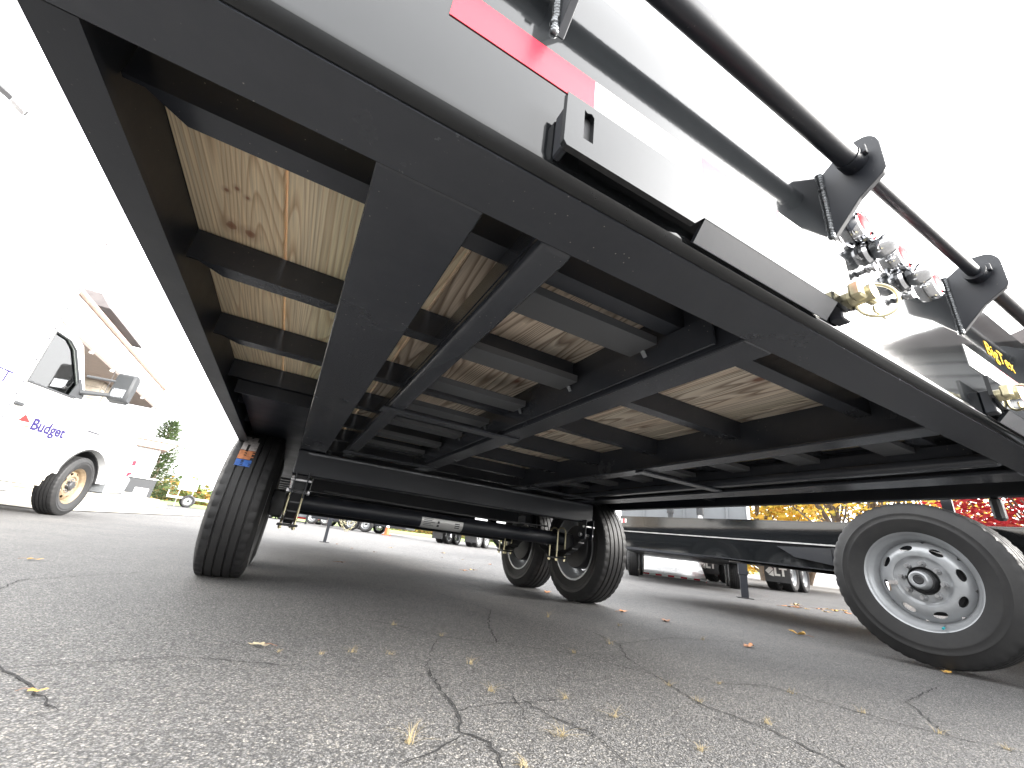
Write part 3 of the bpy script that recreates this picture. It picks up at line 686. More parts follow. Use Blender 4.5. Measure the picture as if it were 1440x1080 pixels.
# ---- slide-in ramps stowed in the two bays
for s, lab in ((-1, 'black steel ladder ramp stowed above the gate with the empty slot end, rungs lit grey'), (1, 'black steel ladder ramp stowed in the dark bay on the yellow lettering side')):
    RP = thing('loading_ramp', lab, 'ramp', (s * .565, .15, .70), group='ramps stowed under the trailer')
    for x in (-.183, .183): MB().box(x - .003, x + .003, -.10, 1.93, -.012, .050).build('ramp_rail', 'black_paint', RP)
    rg = MB(); rg.box(-.172, .172, -.04, .04, .034, .040); rg.box(-.172, .172, -.04, -.034, .039, .052); rg = rg.mesh('ramp_rung', 'rung_lit_grey')
    cl = MB(); cl.prism([(-.175, .0335), (-.179, .020), (-.169, .0335)], 'y', -.006, .006); cl = cl.mesh('rung_clip', 'weld')
    for k in range(7):
        r = inst('ramp_rung', rg, RP, (0, .065 + .277 * k, 0)); inst('rung_clip', cl, r, (0, 0, 0), (0, 0, PI if s < 0 else 0))

# ------------------------------------------------------------------ neighbouring low-deck trailer (the big silver wheel)
NX = 2.60
NT = thing('equipment_trailer', 'black low-deck trailer with silver eight-lug wheel parked alongside', 'trailer', (NX, 0, 0))
tilt = .030
def nz(y, z): return z + tilt * (y - 1.3)
def sloped(mb, x0, x1, y0, y1, z0, z1): mb.prism([(y0, nz(y0, z0)), (y1, nz(y1, z0)), (y1, nz(y1, z1)), (y0, nz(y0, z1))], 'x', x0, x1); return mb
for x in (0.0, 1.95):
    mb = MB(); sloped(mb, x, x + .008, -2.2, 3.62, .43, .59); mb.build('frame_rail', 'gloss_paint', NT)
    mb = MB(); sloped(mb, x - .001, x + .055, -2.2, 3.62, .422, .430); mb.build('rail_flange', 'frame_paint', NT)
    mb = MB(); sloped(mb, x - .005, x + .005, -2.2, 3.61, .600, .755); mb.build('side_plate', 'gloss_paint', NT)
    mb = MB(); sloped(mb, x - .012, x + .05, -2.2, 3.62, .590, .600); mb.build('seam_ledge', 'steel' if x == 0 else 'frame_paint', NT)
    mb = MB(); sloped(mb, x - .010, x + .05, -2.2, 3.62, .755, .762); mb.build('top_flange', 'gloss_paint', NT)
    mb = MB(); mb.box(x - .03, x - .005, 1.32, 1.36, .44, .58); mb.prism([(1.36, .575), (1.75, .575), (1.62, .50), (1.36, .46)], 'x', x - .035, x - .006); mb.build('gusset', 'frame_paint', NT)
mb = MB(); sloped(mb, .005, 1.95, 3.60, 3.62, .44, .75); mb.build('end_plate', 'frame_paint', NT)
for k in range(12):
    y = -1.9 + .48 * k; mb = MB(); mb.box(.009, 1.95, y, y + .05, nz(y, .66), nz(y, .72)); mb.build('cross_member', 'frame_paint', NT)
for k in range(11):
    x = .03 + .174 * k; mb = MB(); sloped(mb, x, x + .168, -2.15, 3.58, .722, .752); mb.build('deck_board', 'dark_pine', NT)
wz = .386 + .012
wheel(NT, (2.075 - NX, .69, wz), flip=True, spin=.25, label='silver steel wheel with eight oval holes')
wheel(NT, (2.075 - NX, -.16, wz), flip=True, spin=1.0)
wheel(NT, (NX + 2.5 - 2.075 - .0, .69, wz), spin=.6); wheel(NT, (NX + 2.5 - 2.075, -.16, wz), spin=.2)
for y in (.69, -.16): MB().cyl((-.42, y, wz), (2.9, y, wz), .045, seg=20).build('axle', 'frame_paint', NT)
for s, x in ((-1, -.70), (1, 2.0)): MB().box(x, x + .62, -.75, 1.28, .895, .905, .002).build('fender', 'frame_paint', NT)
for s, x in ((-1, -.02), (1, 1.96)):
    for y in (-.7, .66): MB().box(x, x + .02, y, y + .05, .74, .896).build('fender_bracket', 'frame_paint', NT)
lb = MB(); lb.box(2.0 - NX + .010, 2.0 - NX + .0115, .79, .83, .365, .385); lb.build('wheel_label', 'sticker_white', NT)
for k, mt in enumerate(('white_tape', 'red_tape', 'white_tape')):
    MB().box(-.0075, -.0055, 3.50 + .03 * k, 3.53 + .03 * k, nz(3.5, .69), nz(3.5, .735)).build('reflector', mt, NT)

# ------------------------------------------------------------------ silver dump trailer beyond it
dx, dy = az(50, 9.6); g = G(dx, dy)
DT = thing('dump_trailer', 'grey steel dump trailer with twin lift cylinders and a square landing jack', 'trailer', (dx, dy, g), rad(-50))
mb = MB(); mb.prism([(-1.35, 1.02), (1.12, 1.02), (1.12, 2.35), (-1.35, 2.35)], 'y', .0, 3.6, .02); mb.build('dump_body', 'grey_body', DT)
for x in (-.9, -.1, .7): MB().box(x, x + .05, -.035, -.001, 1.05, 2.3, .004).build('body_rib', 'grey_body', DT)
MB().box(1.07, 1.13, -.04, -.001, .9, 2.3, .004).build('corner_post', 'aluminium', DT)
for x in (-.32, .22):
    o = MB().cyl((x, -.55, 1.28), (x, -.55, 1.75), .066, seg=18).build('lift_cylinder', 'grey_plastic', DT); MB().cyl((x, -.55, .75), (x, -.55, 1.3), .048, seg=18).build('cylinder_rod', 'grey_plastic' if x < 0 else 'steel', o)
    MB().box(x - .09, x + .09, -.62, -.48, .66, .75, .005).build('cylinder_mount', 'frame_paint', o)
MB().box(-1.2, 1.0, -.7, 3.6, .52, .66, .01).build('chassis', 'frame_paint', DT)
mb = MB(); mb.box(-.85, -.78, -.62, -.56, .66, 1.15); mb.build('stop_post', 'frame_paint', DT)
for s in (-1.15, 1.0):
    for y in (1.6, 2.5):
        o = inst('wheel', RIM, DT, (s - .1, y, .39), (0, 0, PI if s < 0 else 0)); inst('tyre', TYRE, o)
jx, jy = 5.44, 4.04; v = Matrix.Rotation(rad(50), 4, 'Z') @ Vector((jx - dx, jy - dy, 0)); jg = G(jx, jy) - g
o = MB().box(v.x - .062, v.x + .062, v.y - .05, v.y + .05, .30, .80, .006).build('landing_jack', 'frame_paint', DT)
MB().box(v.x - .05, v.x + .05, v.y - .04, v.y + .04, jg + .012, .31, .005).build('jack_leg', 'frame_paint', o)
MB().box(v.x - .11, v.x + .11, v.y - .09, v.y + .09, jg + .001, jg + .013, .003).build('jack_foot', 'dark_metal', o)
MB().box(v.x - .03, v.x + .03, v.y, -.3, .56, .64, .004).build('jack_arm', 'frame_paint', o)

# ------------------------------------------------------------------ heavy trailers in the yard behind
def heavy_trailer(a, d, heading, label, logo, dual_rim, length=7.0, width=2.4):
    x, y = az(a, d); g = G(x, y)
    t = thing('heavy_trailer', label, 'trailer', (x, y, g), -rad(heading))      # local +Y = forward
    mb = MB()
    for s in (-.55, .45): mb.box(s, s + .1, .05, length, .72, .92)
    t_ = mb
    MB().box(-.55, -.45, .05, length, .70, .92, .01).build('main_beam', 'frame_paint', t); MB().box(.45, .55, .05, length, .70, .92, .01).build('main_beam', 'frame_paint', t)
    mb.bm.free()
    MB().box(-width / 2, width / 2, .0, length, .92, 1.0, .01).build('deck', 'frame_paint', t)
    o = MB().box(-width / 2, width / 2, -.05, -.001, .62, .92, .008).build('rear_bumper', 'red_paint', t)
    for k in range(8):
        xx = -width / 2 + .12 + k * (width - .3) / 7
        MB().lathe([(0, .052), (.012, .05), (.02, .03), (.022, 0)], seg=16, axis='y', c=(xx, 0, .76)).build('tail_lamp', 'red_lens' if k % 3 else 'chrome', o).location = (0, -.072, 0)
    for k in range(7): MB().box(-width / 2 + .2 + k * .3, -width / 2 + .32 + k * .3, -.08, -.05, .64, .90, .01).build('bumper_post', 'frame_paint', o)
    for s in (-1, 1):
        f = MB().box(s * .87 - .29, s * .87 + .29, .25, .262, .20, .70, .004).build('mud_flap', 'flap_black', t)
        if logo:
            M = Matrix.Translation((s * .87 - .07, .247, .36)) @ Matrix.Rotation(PI / 2, 4, 'X')
            text('flap_lettering', 'LT', .26, M, 'flap_print', f, bold=.012)
            dm = MB(); c = (s * .87 - .15, .45)
            for u in range(2):
                k0 = .13 - .05 * u
            dm.prism([(c[0] - .12, c[1]), (c[0], c[1] + .12), (c[0] + .07, c[1] + .05), (c[0] - .05, c[1] - .07)], 'y', .2465, .2485)
            dm.build('flap_emblem', 'flap_print', f)
            dm = MB(); dm.prism([(c[0] - .05, c[1] - .09), (c[0] + .07, c[1] + .03), (c[0] + .07, c[1] - .12)], 'y', .2465, .2485); dm.build('flap_emblem', 'flap_print', f)
        for yy in (.80, 1.72):
            for q in (.62, .98):
                o2 = inst('wheel', dual_rim, t, (s * q, yy, .40), (0, 0, 0 if s > 0 else PI)); inst('tyre', TYRE, o2)
    for k in range(3):
        ch = MB(); ch.cyl((-.25 + .25 * k, -.03, .66), (-.22 + .25 * k, -.10, .36), .018, seg=8); ch.ball((-.22 + .25 * k, -.10, .34), .045, seg=8); ch.build('air_hose', 'chrome' if k == 1 else 'dark_metal', t)
    return t
heavy_trailer(54.9, 13.4, 76, 'red-bumpered heavy trailer with lettered mud flaps behind the black frame rail', True, RIM)
heavy_trailer(20.3, 20.5, 48, 'dark heavy trailer with dual tyres and red tail lamps near orange cone', False, RIM)
# tilt deck lying open on the ground
x, y = az(47.2, 12.6); g = G(x, y)
o = thing('tilt_deck_trailer', 'trailer with a white tilted deck edged in red and white tape', 'trailer', (x, y, g), rad(-47.2))
MB().prism([(-.45, .03), (2.4, .62), (2.4, .68), (-.45, .07)], 'x', -.85, .95).build('tilted_deck', 'white_paint', o)
for k in range(12): MB().box(-.83 + .149 * k, -.83 + .149 * (k + 1), -.458, -.451, .032, .072).build('edge_tape', 'red_tape' if k % 2 == 0 else 'white_tape', o)
for k in range(9): MB().prism([(-.40 + .3 * k, .0 + .062 * k), (-.1 + .3 * k, .062 + .062 * k), (-.1 + .3 * k, .115 + .062 * k), (-.40 + .3 * k, .053 + .062 * k)], 'x', .951, .962).build('side_tape', 'red_tape' if k % 2 == 0 else 'white_tape', o)
MB().box(-1.3, .55, 2.45, 3.4, .72, 1.25, .03).build('tool_box', 'aluminium', o)
MB().box(-.45, -.3, 2.36, 2.44, .74, .92, .01).build('lamp_block', 'frame_paint', o); MB().box(-.41, -.35, 2.345, 2.359, .80, .86, .005).build('amber_lamp', 'amber_lens', o)
MB().box(-1.2, .9, 2.5, 4.5, .60, .72, .01).build('chassis', 'frame_paint', o)
for yy in (2.9, 3.8):
    for s in (-1, 1):
        w_ = inst('wheel', RIM, o, (s * 1.12, yy, .40), (0, 0, 0 if s > 0 else PI)); inst('tyre', TYRE, w_)
# small far machines and trailers under the axle line
def flat_trailer(a, d, heading, label, body, L=4.5, h=.55, rail=None, group=None):
    x, y = az(a, d); t = thing('utility_trailer', label, 'trailer', (x, y, G(x, y)), -rad(heading), group)
    MB().box(-1.0, 1.0, 0, L, h - .2, h + .12, .01).build('deck', body, t)
    MB().box(-.05, .05, L, L + 1.2, h, h + .1, .01).build('tongue', 'frame_paint', t)
    MB().box(-.04, .04, L + .7, L + .78, .02, h + .3, .01).build('jack', 'frame_paint', t)
    for s in (-1, 1):
        MB().box(s * 1.0 - .03, s * 1.0 + .03, 0, L, h + .12, h + .35, .008).build('side_rail', rail or body, t)
        for yy in (L * .4, L * .4 + .85):
            w_ = inst('wheel', RIM, t, (s * 1.15, yy, .388), (0, 0, 0 if s > 0 else PI)); inst('tyre', TYRE, w_)
        MB().box(s * 1.15 - .13, s * 1.15 + .13, L * .4 - .5, L * .4 + 1.35, .82, .84, .005).build('fender', body, t)
    return t
flat_trailer(3.6, 36, -70, 'bright red utility trailer far across the lot beyond the tongue jack', 'red_paint', 5.0, .42)
flat_trailer(8.2, 33, -75, 'grey utility trailer on the grass edge beyond the safety chains', 'grey_body', 4.5, .55)
flat_trailer(11.3, 34, -72, 'white utility trailer on the grass edge beyond the orange cone', 'white_paint', 4.0, .5)
flat_trailer(15.0, 26, -60, 'black flat trailer standing on its jack beside dual tyres', 'frame_paint', 5.5, .6)
# slatted white gate trailer and sign by the lawn
x, y = az(-7.4, 36); o = thing('gate_trailer', 'white trailer with an upright slatted ramp gate at the lawn edge', 'trailer', (x, y, G(x, y)), rad(12))
MB().box(-2.4, .0, -.7, .7, .5, .62, .01).build('deck', 'white_paint', o); MB().box(-2.4, -2.34, -.7, .7, .62, .95, .01).build('front_rail', 'white_paint', o)
for k in range(8): MB().box(-.02, .62, -.03 + .0, .03, .62 + .2 * k, .74 + .2 * k, .004).build('gate_slat', 'white_paint', o)
for xx in (-.03, .60): MB().box(xx, xx + .05, -.02, .02, .5, 2.2, .004).build('gate_post', 'aluminium', o)
for s in (-1, 1):
    w_ = inst('wheel', RIM, o, (-1.2, s * .85, .388), (0, 0, PI / 2 * s)); inst('tyre', TYRE, w_)
x, y = az(-9.7, 38); o = thing('road_sign', 'small white board sign on thin posts by the far lawn', 'sign', (x, y, G(x, y)), rad(10))
for xx in (-.4, .4): MB().cyl((xx, 0, 0), (xx, 0, 1.9), .03, seg=8).build('post', 'steel', o)
MB().box(-.55, .55, -.03, .03, 1.1, 1.9, .01).build('board', 'white_paint', o)
# traffic cone
x, y = az(12.2, 24.5); o = thing('traffic_cone', 'orange traffic cone with pale collar standing on the lot', 'traffic cone', (x, y, G(x, y)))
MB().box(-.2, .2, -.2, .2, 0, .035, .01).build('base', 'cone_orange', o); MB().lathe([(.035, .14), (.75, .035), (.76, 0)], seg=20, axis='z').build('body', 'cone_orange', o)
MB().lathe([(.40, .0905), (.55, .0685)], seg=20, axis='z').build('collar', 'white_tape', o)

# ------------------------------------------------------------------ dark shed to the right (seen over the rear beam and mirrored in it)
SH = thing('metal_shed', 'dark grey metal shed with ribbed siding beyond the rear beam', 'building', (9.3, 1.1, G(9.3, 1)), rad(-4))
MB().box(0, 8, -4.5, 0, -.2, 4.3).build('wall', 'siding_dark', SH)
for k in range(14): MB().box(-.03, 0, -4.5, 0, .2 + .3 * k, .44 + .3 * k, .006).build('siding_strip', 'siding_grey', SH)
MB().prism([(-4.8, 4.3), (.3, 4.3), (.3, 4.45), (-2.2, 5.1), (-4.8, 4.45)], 'x', -.4, 8.4).build('roof', 'roof_dark', SH)
for k in range(2):
    o = MB().box(-.06, -.031, -1.5 - 1.7 * k, -.3 - 1.7 * k, 2.2, 3.4, .01).build('window', 'white_paint', SH); MB().box(-.07, -.0605, -1.4 - 1.7 * k, -.4 - 1.7 * k, 2.3, 3.3).build('pane', 'siding_dark', o)

# ------------------------------------------------------------------ white box truck on the left; local +X forward, right side at y = -1.0
TX, TY = az(-17.6, 8.45); HEAD = 14.0
TK = thing('box_truck', 'white rental box truck with purple lettering on its cab door', 'truck', (TX + .0, TY, G(TX, TY)), rad(90 - HEAD))
YS = 0.0      # right side skin plane; the body extends to +y
def side(u, v, t): return (u, t, v)
def arc(cx, cz, r, a0, a1, n, sx=1.0): return [(cx + sx * r * math.cos(rad(a0 + (a1 - a0) * i / n)), cz + r * math.sin(rad(a0 + (a1 - a0) * i / n))) for i in range(n + 1)]
cab_out = [(-1.72, .42), (-.77, .38)] + arc(-.15, .42, .47, 168, 8, 14) + [(.45, .50), (.78, .55), (.82, .80), (.80, 1.05), (.62, 1.28), (.10, 1.36), (-.70, 1.45), (-1.16, 2.06), (-1.34, 2.14), (-1.72, 2.17)]
win = [(-1.62, 1.41), (-.90, 1.43), (-.83, 1.49), (-1.24, 1.97), (-1.38, 2.04), (-1.62, 2.05)]
MB().sheet_holes(cab_out, [win], side, YS, YS + .05).build('cab_side', 'white_paint', TK, smooth=30)
MB().sheet_holes(cab_out, [win], side, YS + 1.90, YS + 1.95).build('cab_side', 'white_paint', TK, smooth=30)
MB().prism([(.78, .55), (.82, .80), (.80, 1.05), (.62, 1.28), (.10, 1.36), (-.70, 1.45), (-.70, 1.38), (.55, 1.20), (.73, 1.0), (.73, .55)], 'y', YS + .051, YS + 1.899).build('hood', 'white_paint', TK, smooth=30)
MB().prism([(-1.16, 2.06), (-1.34, 2.14), (-1.72, 2.17), (-1.72, 2.12), (-1.35, 2.09), (-1.19, 2.02)], 'y', YS + .051, YS + 1.899).build('cab_roof', 'white_paint', TK, smooth=30)
MB().prism([(-.71, 1.45), (-1.165, 2.05), (-1.17, 2.045), (-.715, 1.445)], 'y', YS + .06, YS + 1.89).build('windshield', 'cab_glass', TK)
MB().prism(win, 'y', YS + .022, YS + .027).build('door_window', 'cab_glass', TK); MB().prism(win, 'y', YS + 1.92, YS + 1.925).build('door_window', 'cab_glass', TK)
g = MB()
for a, b in zip(win, win[1:] + win[:1]): g.cyl((a[0], YS - .002, a[1]), (b[0], YS - .002, b[1]), .013, seg=6)
g.build('window_gasket', 'grey_plastic', TK)
MB().box(-1.70, -1.30, YS + .25, YS + .80, 1.02, 1.18, .05, 2).build('seat', 'grey_plastic', TK); MB().prism([(-1.70, 1.15), (-1.55, 1.15), (-1.62, 1.75), (-1.71, 1.75)], 'y', YS + .25, YS + .8, .03).build('seat_back', 'seat_green', TK)
MB().box(-1.70, -1.30, YS + 1.15, YS + 1.70, 1.02, 1.18, .05, 2).build('seat', 'grey_plastic', TK); MB().prism([(-1.70, 1.15), (-1.55, 1.15), (-1.62, 1.75), (-1.71, 1.75)], 'y', YS + 1.15, YS + 1.7, .03).build('seat_back', 'light_grey_plastic', TK)
MB().box(-.95, -.68, YS + .06, YS + 1.89, 1.10, 1.40, .05, 2).build('dashboard', 'grey_plastic', TK)
MB().torus((-1.12, YS + 1.42, 1.45), (-.8, 0, .6), .19, .018, seg=20, sub=6).build('steering_wheel', 'grey_plastic', TK)
# lower skirt, sill and seams
MB().box(-1.70, -.70, YS - .012, YS - .001, .40, .58, .004).build('rocker_panel', 'dirty_white', TK)
MB().box(-1.70, -.75, YS - .03, YS + .03, .33, .40, .012, 2).build('sill', 'dirty_white', TK)
for (x0, x1, z0, z1) in [(-1.70, -.66, .782, .788), (-.702, -.696, .79, 1.42), (-1.675, -1.670, .42, 2.05)]: MB().box(x0, x1, YS - .002, YS - .0003, z0, z1).build('door_seam', 'text_grey', TK)
MB().box(-1.64, -1.52, YS - .035, YS - .001, 1.13, 1.17, .008).build('door_handle', 'grey_plastic', TK)
MB().box(-.42, -.18, YS - .012, YS - .0005, 1.10, 1.125, .004).build('side_badge', 'text_grey', TK)
MB().box(-.44, -.32, YS - .012, YS - .0005, .98, .992, .002).build('side_badge', 'text_grey', TK)
fl = MB(); pts = arc(-.15, .42, .50, 170, 6, 16); pin = arc(-.15, .42, .455, 170, 6, 16)
for i in range(16): fl.prism([pts[i], pts[i + 1], pin[i + 1], pin[i]], 'y', YS - .03, YS + .05)
bmesh.ops.remove_doubles(fl.bm, verts=fl.bm.verts[:], dist=.0005); fl.build('wheel_arch', 'white_paint', TK)
wl = MB()
for i in range(16): wl.prism([pin[i], pin[i + 1], ((pin[i + 1][0] + .15) * .97 - .15, .42 + (pin[i + 1][1] - .42) * .97), ((pin[i][0] + .15) * .97 - .15, .42 + (pin[i][1] - .42) * .97)], 'y', YS + .052, YS + .6)
wl.build('wheel_well', 'flap_black', TK)
MB().box(-1.72, .7, YS + .60, YS + 1.3, .36, .60).build('chassis', 'flap_black', TK)
MB().prism([(.45, .34), (.90, .38), (.94, .62), (.86, .66), (.43, .60)], 'y', YS - .02, YS + 1.97, .02).build('front_bumper', 'light_grey_plastic', TK)
MB().box(.76, .83, YS + .15, YS + 1.75, .72, 1.05, .02).build('grille', 'grey_plastic', TK)
MB().prism([(.52, .84), (.80, .82), (.785, 1.04), (.60, 1.06)], 'y', YS - .006, YS + .02, .004).build('headlight', 'aluminium', TK)
# wheels
def truck_wheel(loc, flip):
    o = inst('wheel', RIMG, TK, loc, (.4, 0, (-PI / 2 if not flip else PI / 2) + (.10 if loc[0] > -1 else 0))); inst('tyre', TYRE, o, (0, 0, 0), (-.4, 0, 0)); inst('hub', HUB, o)
    for i in range(8):
        a = 2 * PI * (i + .5) / 8; inst('lug_nut', NUT, o, (.041, .0826 * math.cos(a), .0826 * math.sin(a)))
    c = MB().lathe([(.03, .062), (.075, .060), (.088, .045), (.09, 0)], seg=24).build('hub_cap', 'dark_metal', o)
    return o
RIMG = rim_mesh('rusty_gold')
truck_wheel((-.15, YS + .11, .388), False); truck_wheel((-.15, YS + 1.84, .388), True); truck_wheel((-3.6, YS + .0, .388), False); truck_wheel((-3.6, YS + 1.95, .388), True)
# door mirror
o = MB().prism([(.06, 1.40), (.18, 1.36), (.22, 1.72), (.16, 1.80), (.07, 1.78)], 'y', YS - .44, YS - .20, .025).build('door_mirror', 'grey_plastic', TK)
MB().prism([(.054, 1.44), (.060, 1.44), (.064, 1.56), (.058, 1.56)], 'y', YS - .40, YS - .24).build('mirror_glass', 'chrome', o)
mb = MB(); mb.cyl((-.08, YS - .0, 1.40), (.10, YS - .28, 1.46), .035, .025, seg=10); mb.cyl((-.1, YS, 1.62), (.1, YS - .25, 1.66), .018, seg=8); mb.build('mirror_arm', 'grey_plastic', o)
MB().prism([(-1.0, 1.44), (-.78, 1.45), (-.78, 1.50), (-.95, 1.68)], 'y', YS - .012, YS - .0005).build('mirror_sail', 'grey_plastic', TK)
MB().cyl((-.3, YS + .1, 1.38), (-.36, YS + .06, 2.2), .004, seg=5).build('antenna', 'dark_metal', TK)
for ob_ in [o] + [c_ for c_ in D.objects if c_.parent == o]: ob_.data.transform(Matrix.Translation((-.78, 0, .13)))
# cargo box
MB().box(-6.2, -1.76, -.10, 2.10, .86, 3.30, .015).build('cargo_box', 'white_paint', TK)
for z in (.86, 3.26): MB().box(-6.21, -1.75, -.108, -.1005, z, z + .06, .002).build('box_rail', 'trim_brown' if z > 2 else 'aluminium', TK)
MB().box(-1.82, -1.752, -.108, -.1005, .87, 3.25, .002).build('corner_rail', 'white_paint', TK)
rv = MB().lathe([(0, .013), (.006, .012), (.011, .006), (.012, 0)], seg=10, axis='y').mesh('rivet', 'text_grey')
for k in range(18): inst('rivet', rv, TK, (-1.785, -.108, .95 + .135 * k), (0, 0, PI))
TX_ = Matrix.Rotation(PI / 2, 4, 'X')
text('door_lettering', 'Budget', .185, Matrix.Translation((-1.27, YS - .0012, .93)) @ TX_, 'logo_purple', TK, bold=.007)
text('door_small_lettering', '3 Passenger Seating', .058, Matrix.Translation((-1.36, YS - .0012, 1.315)) @ TX_, 'text_grey', TK)
text('door_small_lettering', 'Quiet Ride Cab', .058, Matrix.Translation((-1.26, YS - .0012, 1.225)) @ TX_, 'text_grey', TK)
text('unit_number', 'F 1092543', .085, Matrix.Translation((-1.70, YS - .0012, .645)) @ TX_, 'text_grey', TK)
text('box_lettering', 'ET', .19, Matrix.Translation((-2.14, -.102, 1.28)) @ TX_, 'logo_purple', TK)
MB().prism([(-1.46, .98), (-1.29, .99), (-1.40, 1.07)], 'y', YS - .0014, YS - .0004).build('logo_flag', 'logo_red', TK)
MB().prism([(-1.37, .93), (-1.29, .93), (-1.285, .98)], 'y', YS - .0014, YS - .0004).build('logo_flag', 'logo_orange', TK)

# ------------------------------------------------------------------ store building with deep eave behind the truck
bx, by = -6.6, 10.0; bz = G(-7, 15)
BL = thing('store_building', 'white store building with deep brown-soffit eave behind the box truck', 'building', (bx, by, bz))
MB().box(-9, -2.4, -2, 9.5, 0, 3.7).build('wall', 'white_paint', BL)
MB().box(-9.5, 0, -3, 10.6, 3.75, 3.83).build('soffit', 'soffit_brown', BL)
MB().box(-.04, 0, -3, 10.6, 3.835, 4.55, .01).build('fascia', 'white_paint', BL); MB().box(-9.5, -.04, 10.56, 10.6, 3.835, 4.55, .01).build('fascia', 'white_paint', BL)
MB().box(-.02, .10, -3.05, 10.66, 4.555, 4.66, .015).build('gutter', 'trim_brown', BL)
MB().prism([(-9.6, 4.6), (-.02, 4.6), (-5, 5.4)], 'y', -3, 10.6).build('roof', 'roof_dark', BL)
for k in range(9): MB().box(-.045, .02, -2.6 + 1.6 * k, -2.5 + 1.6 * k, 3.70, 3.84, .004).build('eave_block', 'white_paint', BL)
rs = random.Random(5)
for yy in (3.2, 7.4):
    pl = MB().box(-1.55, -.75, yy, yy + .8, 0, 3.74).build('stone_pier', 'stone', BL)
    for r_ in range(19):
        for side_ in range(2):
            w0 = rs.uniform(.3, .5); z0 = .02 + r_ * .195; hh = .175
            if side_ == 0:
                for a0, a1 in ((yy + .005, yy + w0 - .008), (yy + w0 + .008, yy + .795)): MB().box(-.75 - .001, -.75 + rs.uniform(.015, .04), a0, a1, z0, z0 + hh, .01).build('stone_block', 'stone', pl)
            else:
                for a0, a1 in ((-1.545, -1.55 + w0 - .008), (-1.55 + w0 + .008, -.755)): MB().box(a0, a1, yy - rs.uniform(.015, .04), yy + .001, z0, z0 + hh, .01).build('stone_block', 'stone', pl)
cu = MB().box(-3.2, -1.4, 6.4, 9.0, 4.9, 5.75, .01).build('cupola', 'white_paint', BL)
MB().prism([(-3.7, 5.75), (-.9, 5.75), (-1.3, 6.2), (-3.3, 6.2)], 'y', 5.9, 9.5, .02).build('cupola_roof', 'roof_dark', cu)
for yy in (6.6, 7.8): 
    o = MB().box(-1.41, -1.37, yy, yy + .9, 5.2, 5.65, .01).build('cupola_window', 'trim_brown', cu)
MB().cyl((-1.5, 7.0, 6.15), (-1.5, 7.0, 6.7), .03, seg=6).build('vent_pipe', 'steel', cu)
fd = MB(); fd.cyl((.05, 10.4, 4.0), (.05, 10.4, 4.6), .05, seg=8); fd.build('downspout', 'trim_brown', BL)
cm = MB(); cm.box(.3, .55, 11.2, 11.4, 4.2, 4.35, .02); cm.cyl((.0, 10.58, 4.3), (.4, 11.25, 4.28), .02, seg=6); cm.build('flood_lamp', 'light_grey_plastic', BL)
# pale apron, yellow line and stacked slabs before the kiosk
o = MB().prism([(-9, 9.2), (-4.2, 8.6), (-3.0, 19), (-7, 22)], 'z', G(-5, 14) - .03, G(-5, 14) - .029).build('concrete_apron', 'concrete'); struct(o)
for v in o.data.vertices: v.co.z = G(v.co.x, v.co.y) + .012
# ------------------------------------------------------------------ kiosk
kx, ky = az(-14.7, 30); KI = thing('drive_through_kiosk', 'white glazed kiosk booth with flared brown roof', 'kiosk', (kx, ky, G(kx, ky)), rad(18))
for (x, y) in ((-.75, -.75), (.65, -.75), (-.75, .65), (.65, .65)): MB().box(x, x + .1, y, y + .1, .1, 2.75, .01).build('post', 'white_paint', KI)
MB().box(-.95, .95, -.95, .95, 0, .10, .02).build('plinth', 'concrete', KI)
for (x0, x1, y0, y1) in ((-.65, .65, -.74, -.70), (-.65, .65, .70, .74), (-.74, -.70, -.65, .65), (.70, .74, -.65, .65)):
    MB().box(x0, x1, y0, y1, .1, .75, .005).build('panel', 'light_grey_plastic', KI); MB().box(x0 + .01, x1 - .01, y0 + .012, y1 - .012, .8, 2.6).build('pane', 'cab_glass', KI)
    MB().box(x0, x1, y0, y1, 2.6, 2.75, .005).build('header', 'white_paint', KI)
MB().box(-.30, .0, -.765, -.745, 1.15, 2.0, .004).build('notice', 'red_tape', KI); MB().box(-.28, -.02, -.768, -.7655, 1.4, 1.75, .001).build('notice_text', 'white_paint', KI)
MB().box(-.05, .05, -.755, -.725, .1, 2.7, .004).build('mullion', 'white_paint', KI)
rf = MB(); rf.prism([(-1.0, 2.75), (1.0, 2.75), (1.35, 3.15), (-1.25, 3.1)], 'y', -1.1, 1.1, .02); rf.build('roof', 'trim_brown', KI)
MB().prism([(-1.30, 3.11), (1.42, 3.16), (1.42, 3.34), (-1.30, 3.26)], 'y', -1.2, 1.2, .02).build('roof_cap', 'white_paint', KI)
cx, cy = az(-13.6, 26); o = thing('condenser_unit', 'grey boxed unit with white label beside the kiosk', 'cabinet', (cx, cy, G(cx, cy)), rad(16))
MB().box(-.5, .5, -.4, .4, 0, 1.1, .03).build('cabinet', 'grey_plastic', o); MB().box(-.15, .35, -.41, -.401, .1, .7, .002).build('label_plate', 'white_paint', o); MB().box(-.53, .53, -.43, .43, 1.1, 1.16, .01).build('lid', 'white_paint', o)
rs = random.Random(11)
for i, (a, d) in enumerate([(-17.0, 21), (-15.9, 21.5), (-14.8, 22), (-13.8, 22.5), (-12.8, 23), (-11.8, 24)]):
    x, y = az(a, d); o = thing('slab_stack', 'low stack of pale paving slabs on the lot before the kiosk', 'slab stack', (x, y, G(x, y)), rad(14 + rs.uniform(-8, 8)), 'slab stacks before the kiosk')
    n = (4, 4, 4, 3, 3, 2)[i]
    for k in range(n): MB().box(-.42 + rs.uniform(-.05, .05), .42 + rs.uniform(-.05, .05), -.35, .35, .11 * k + .004, .11 * k + .098, .012).build('slab', 'stone' if rs.random() < .7 else 'concrete', o)
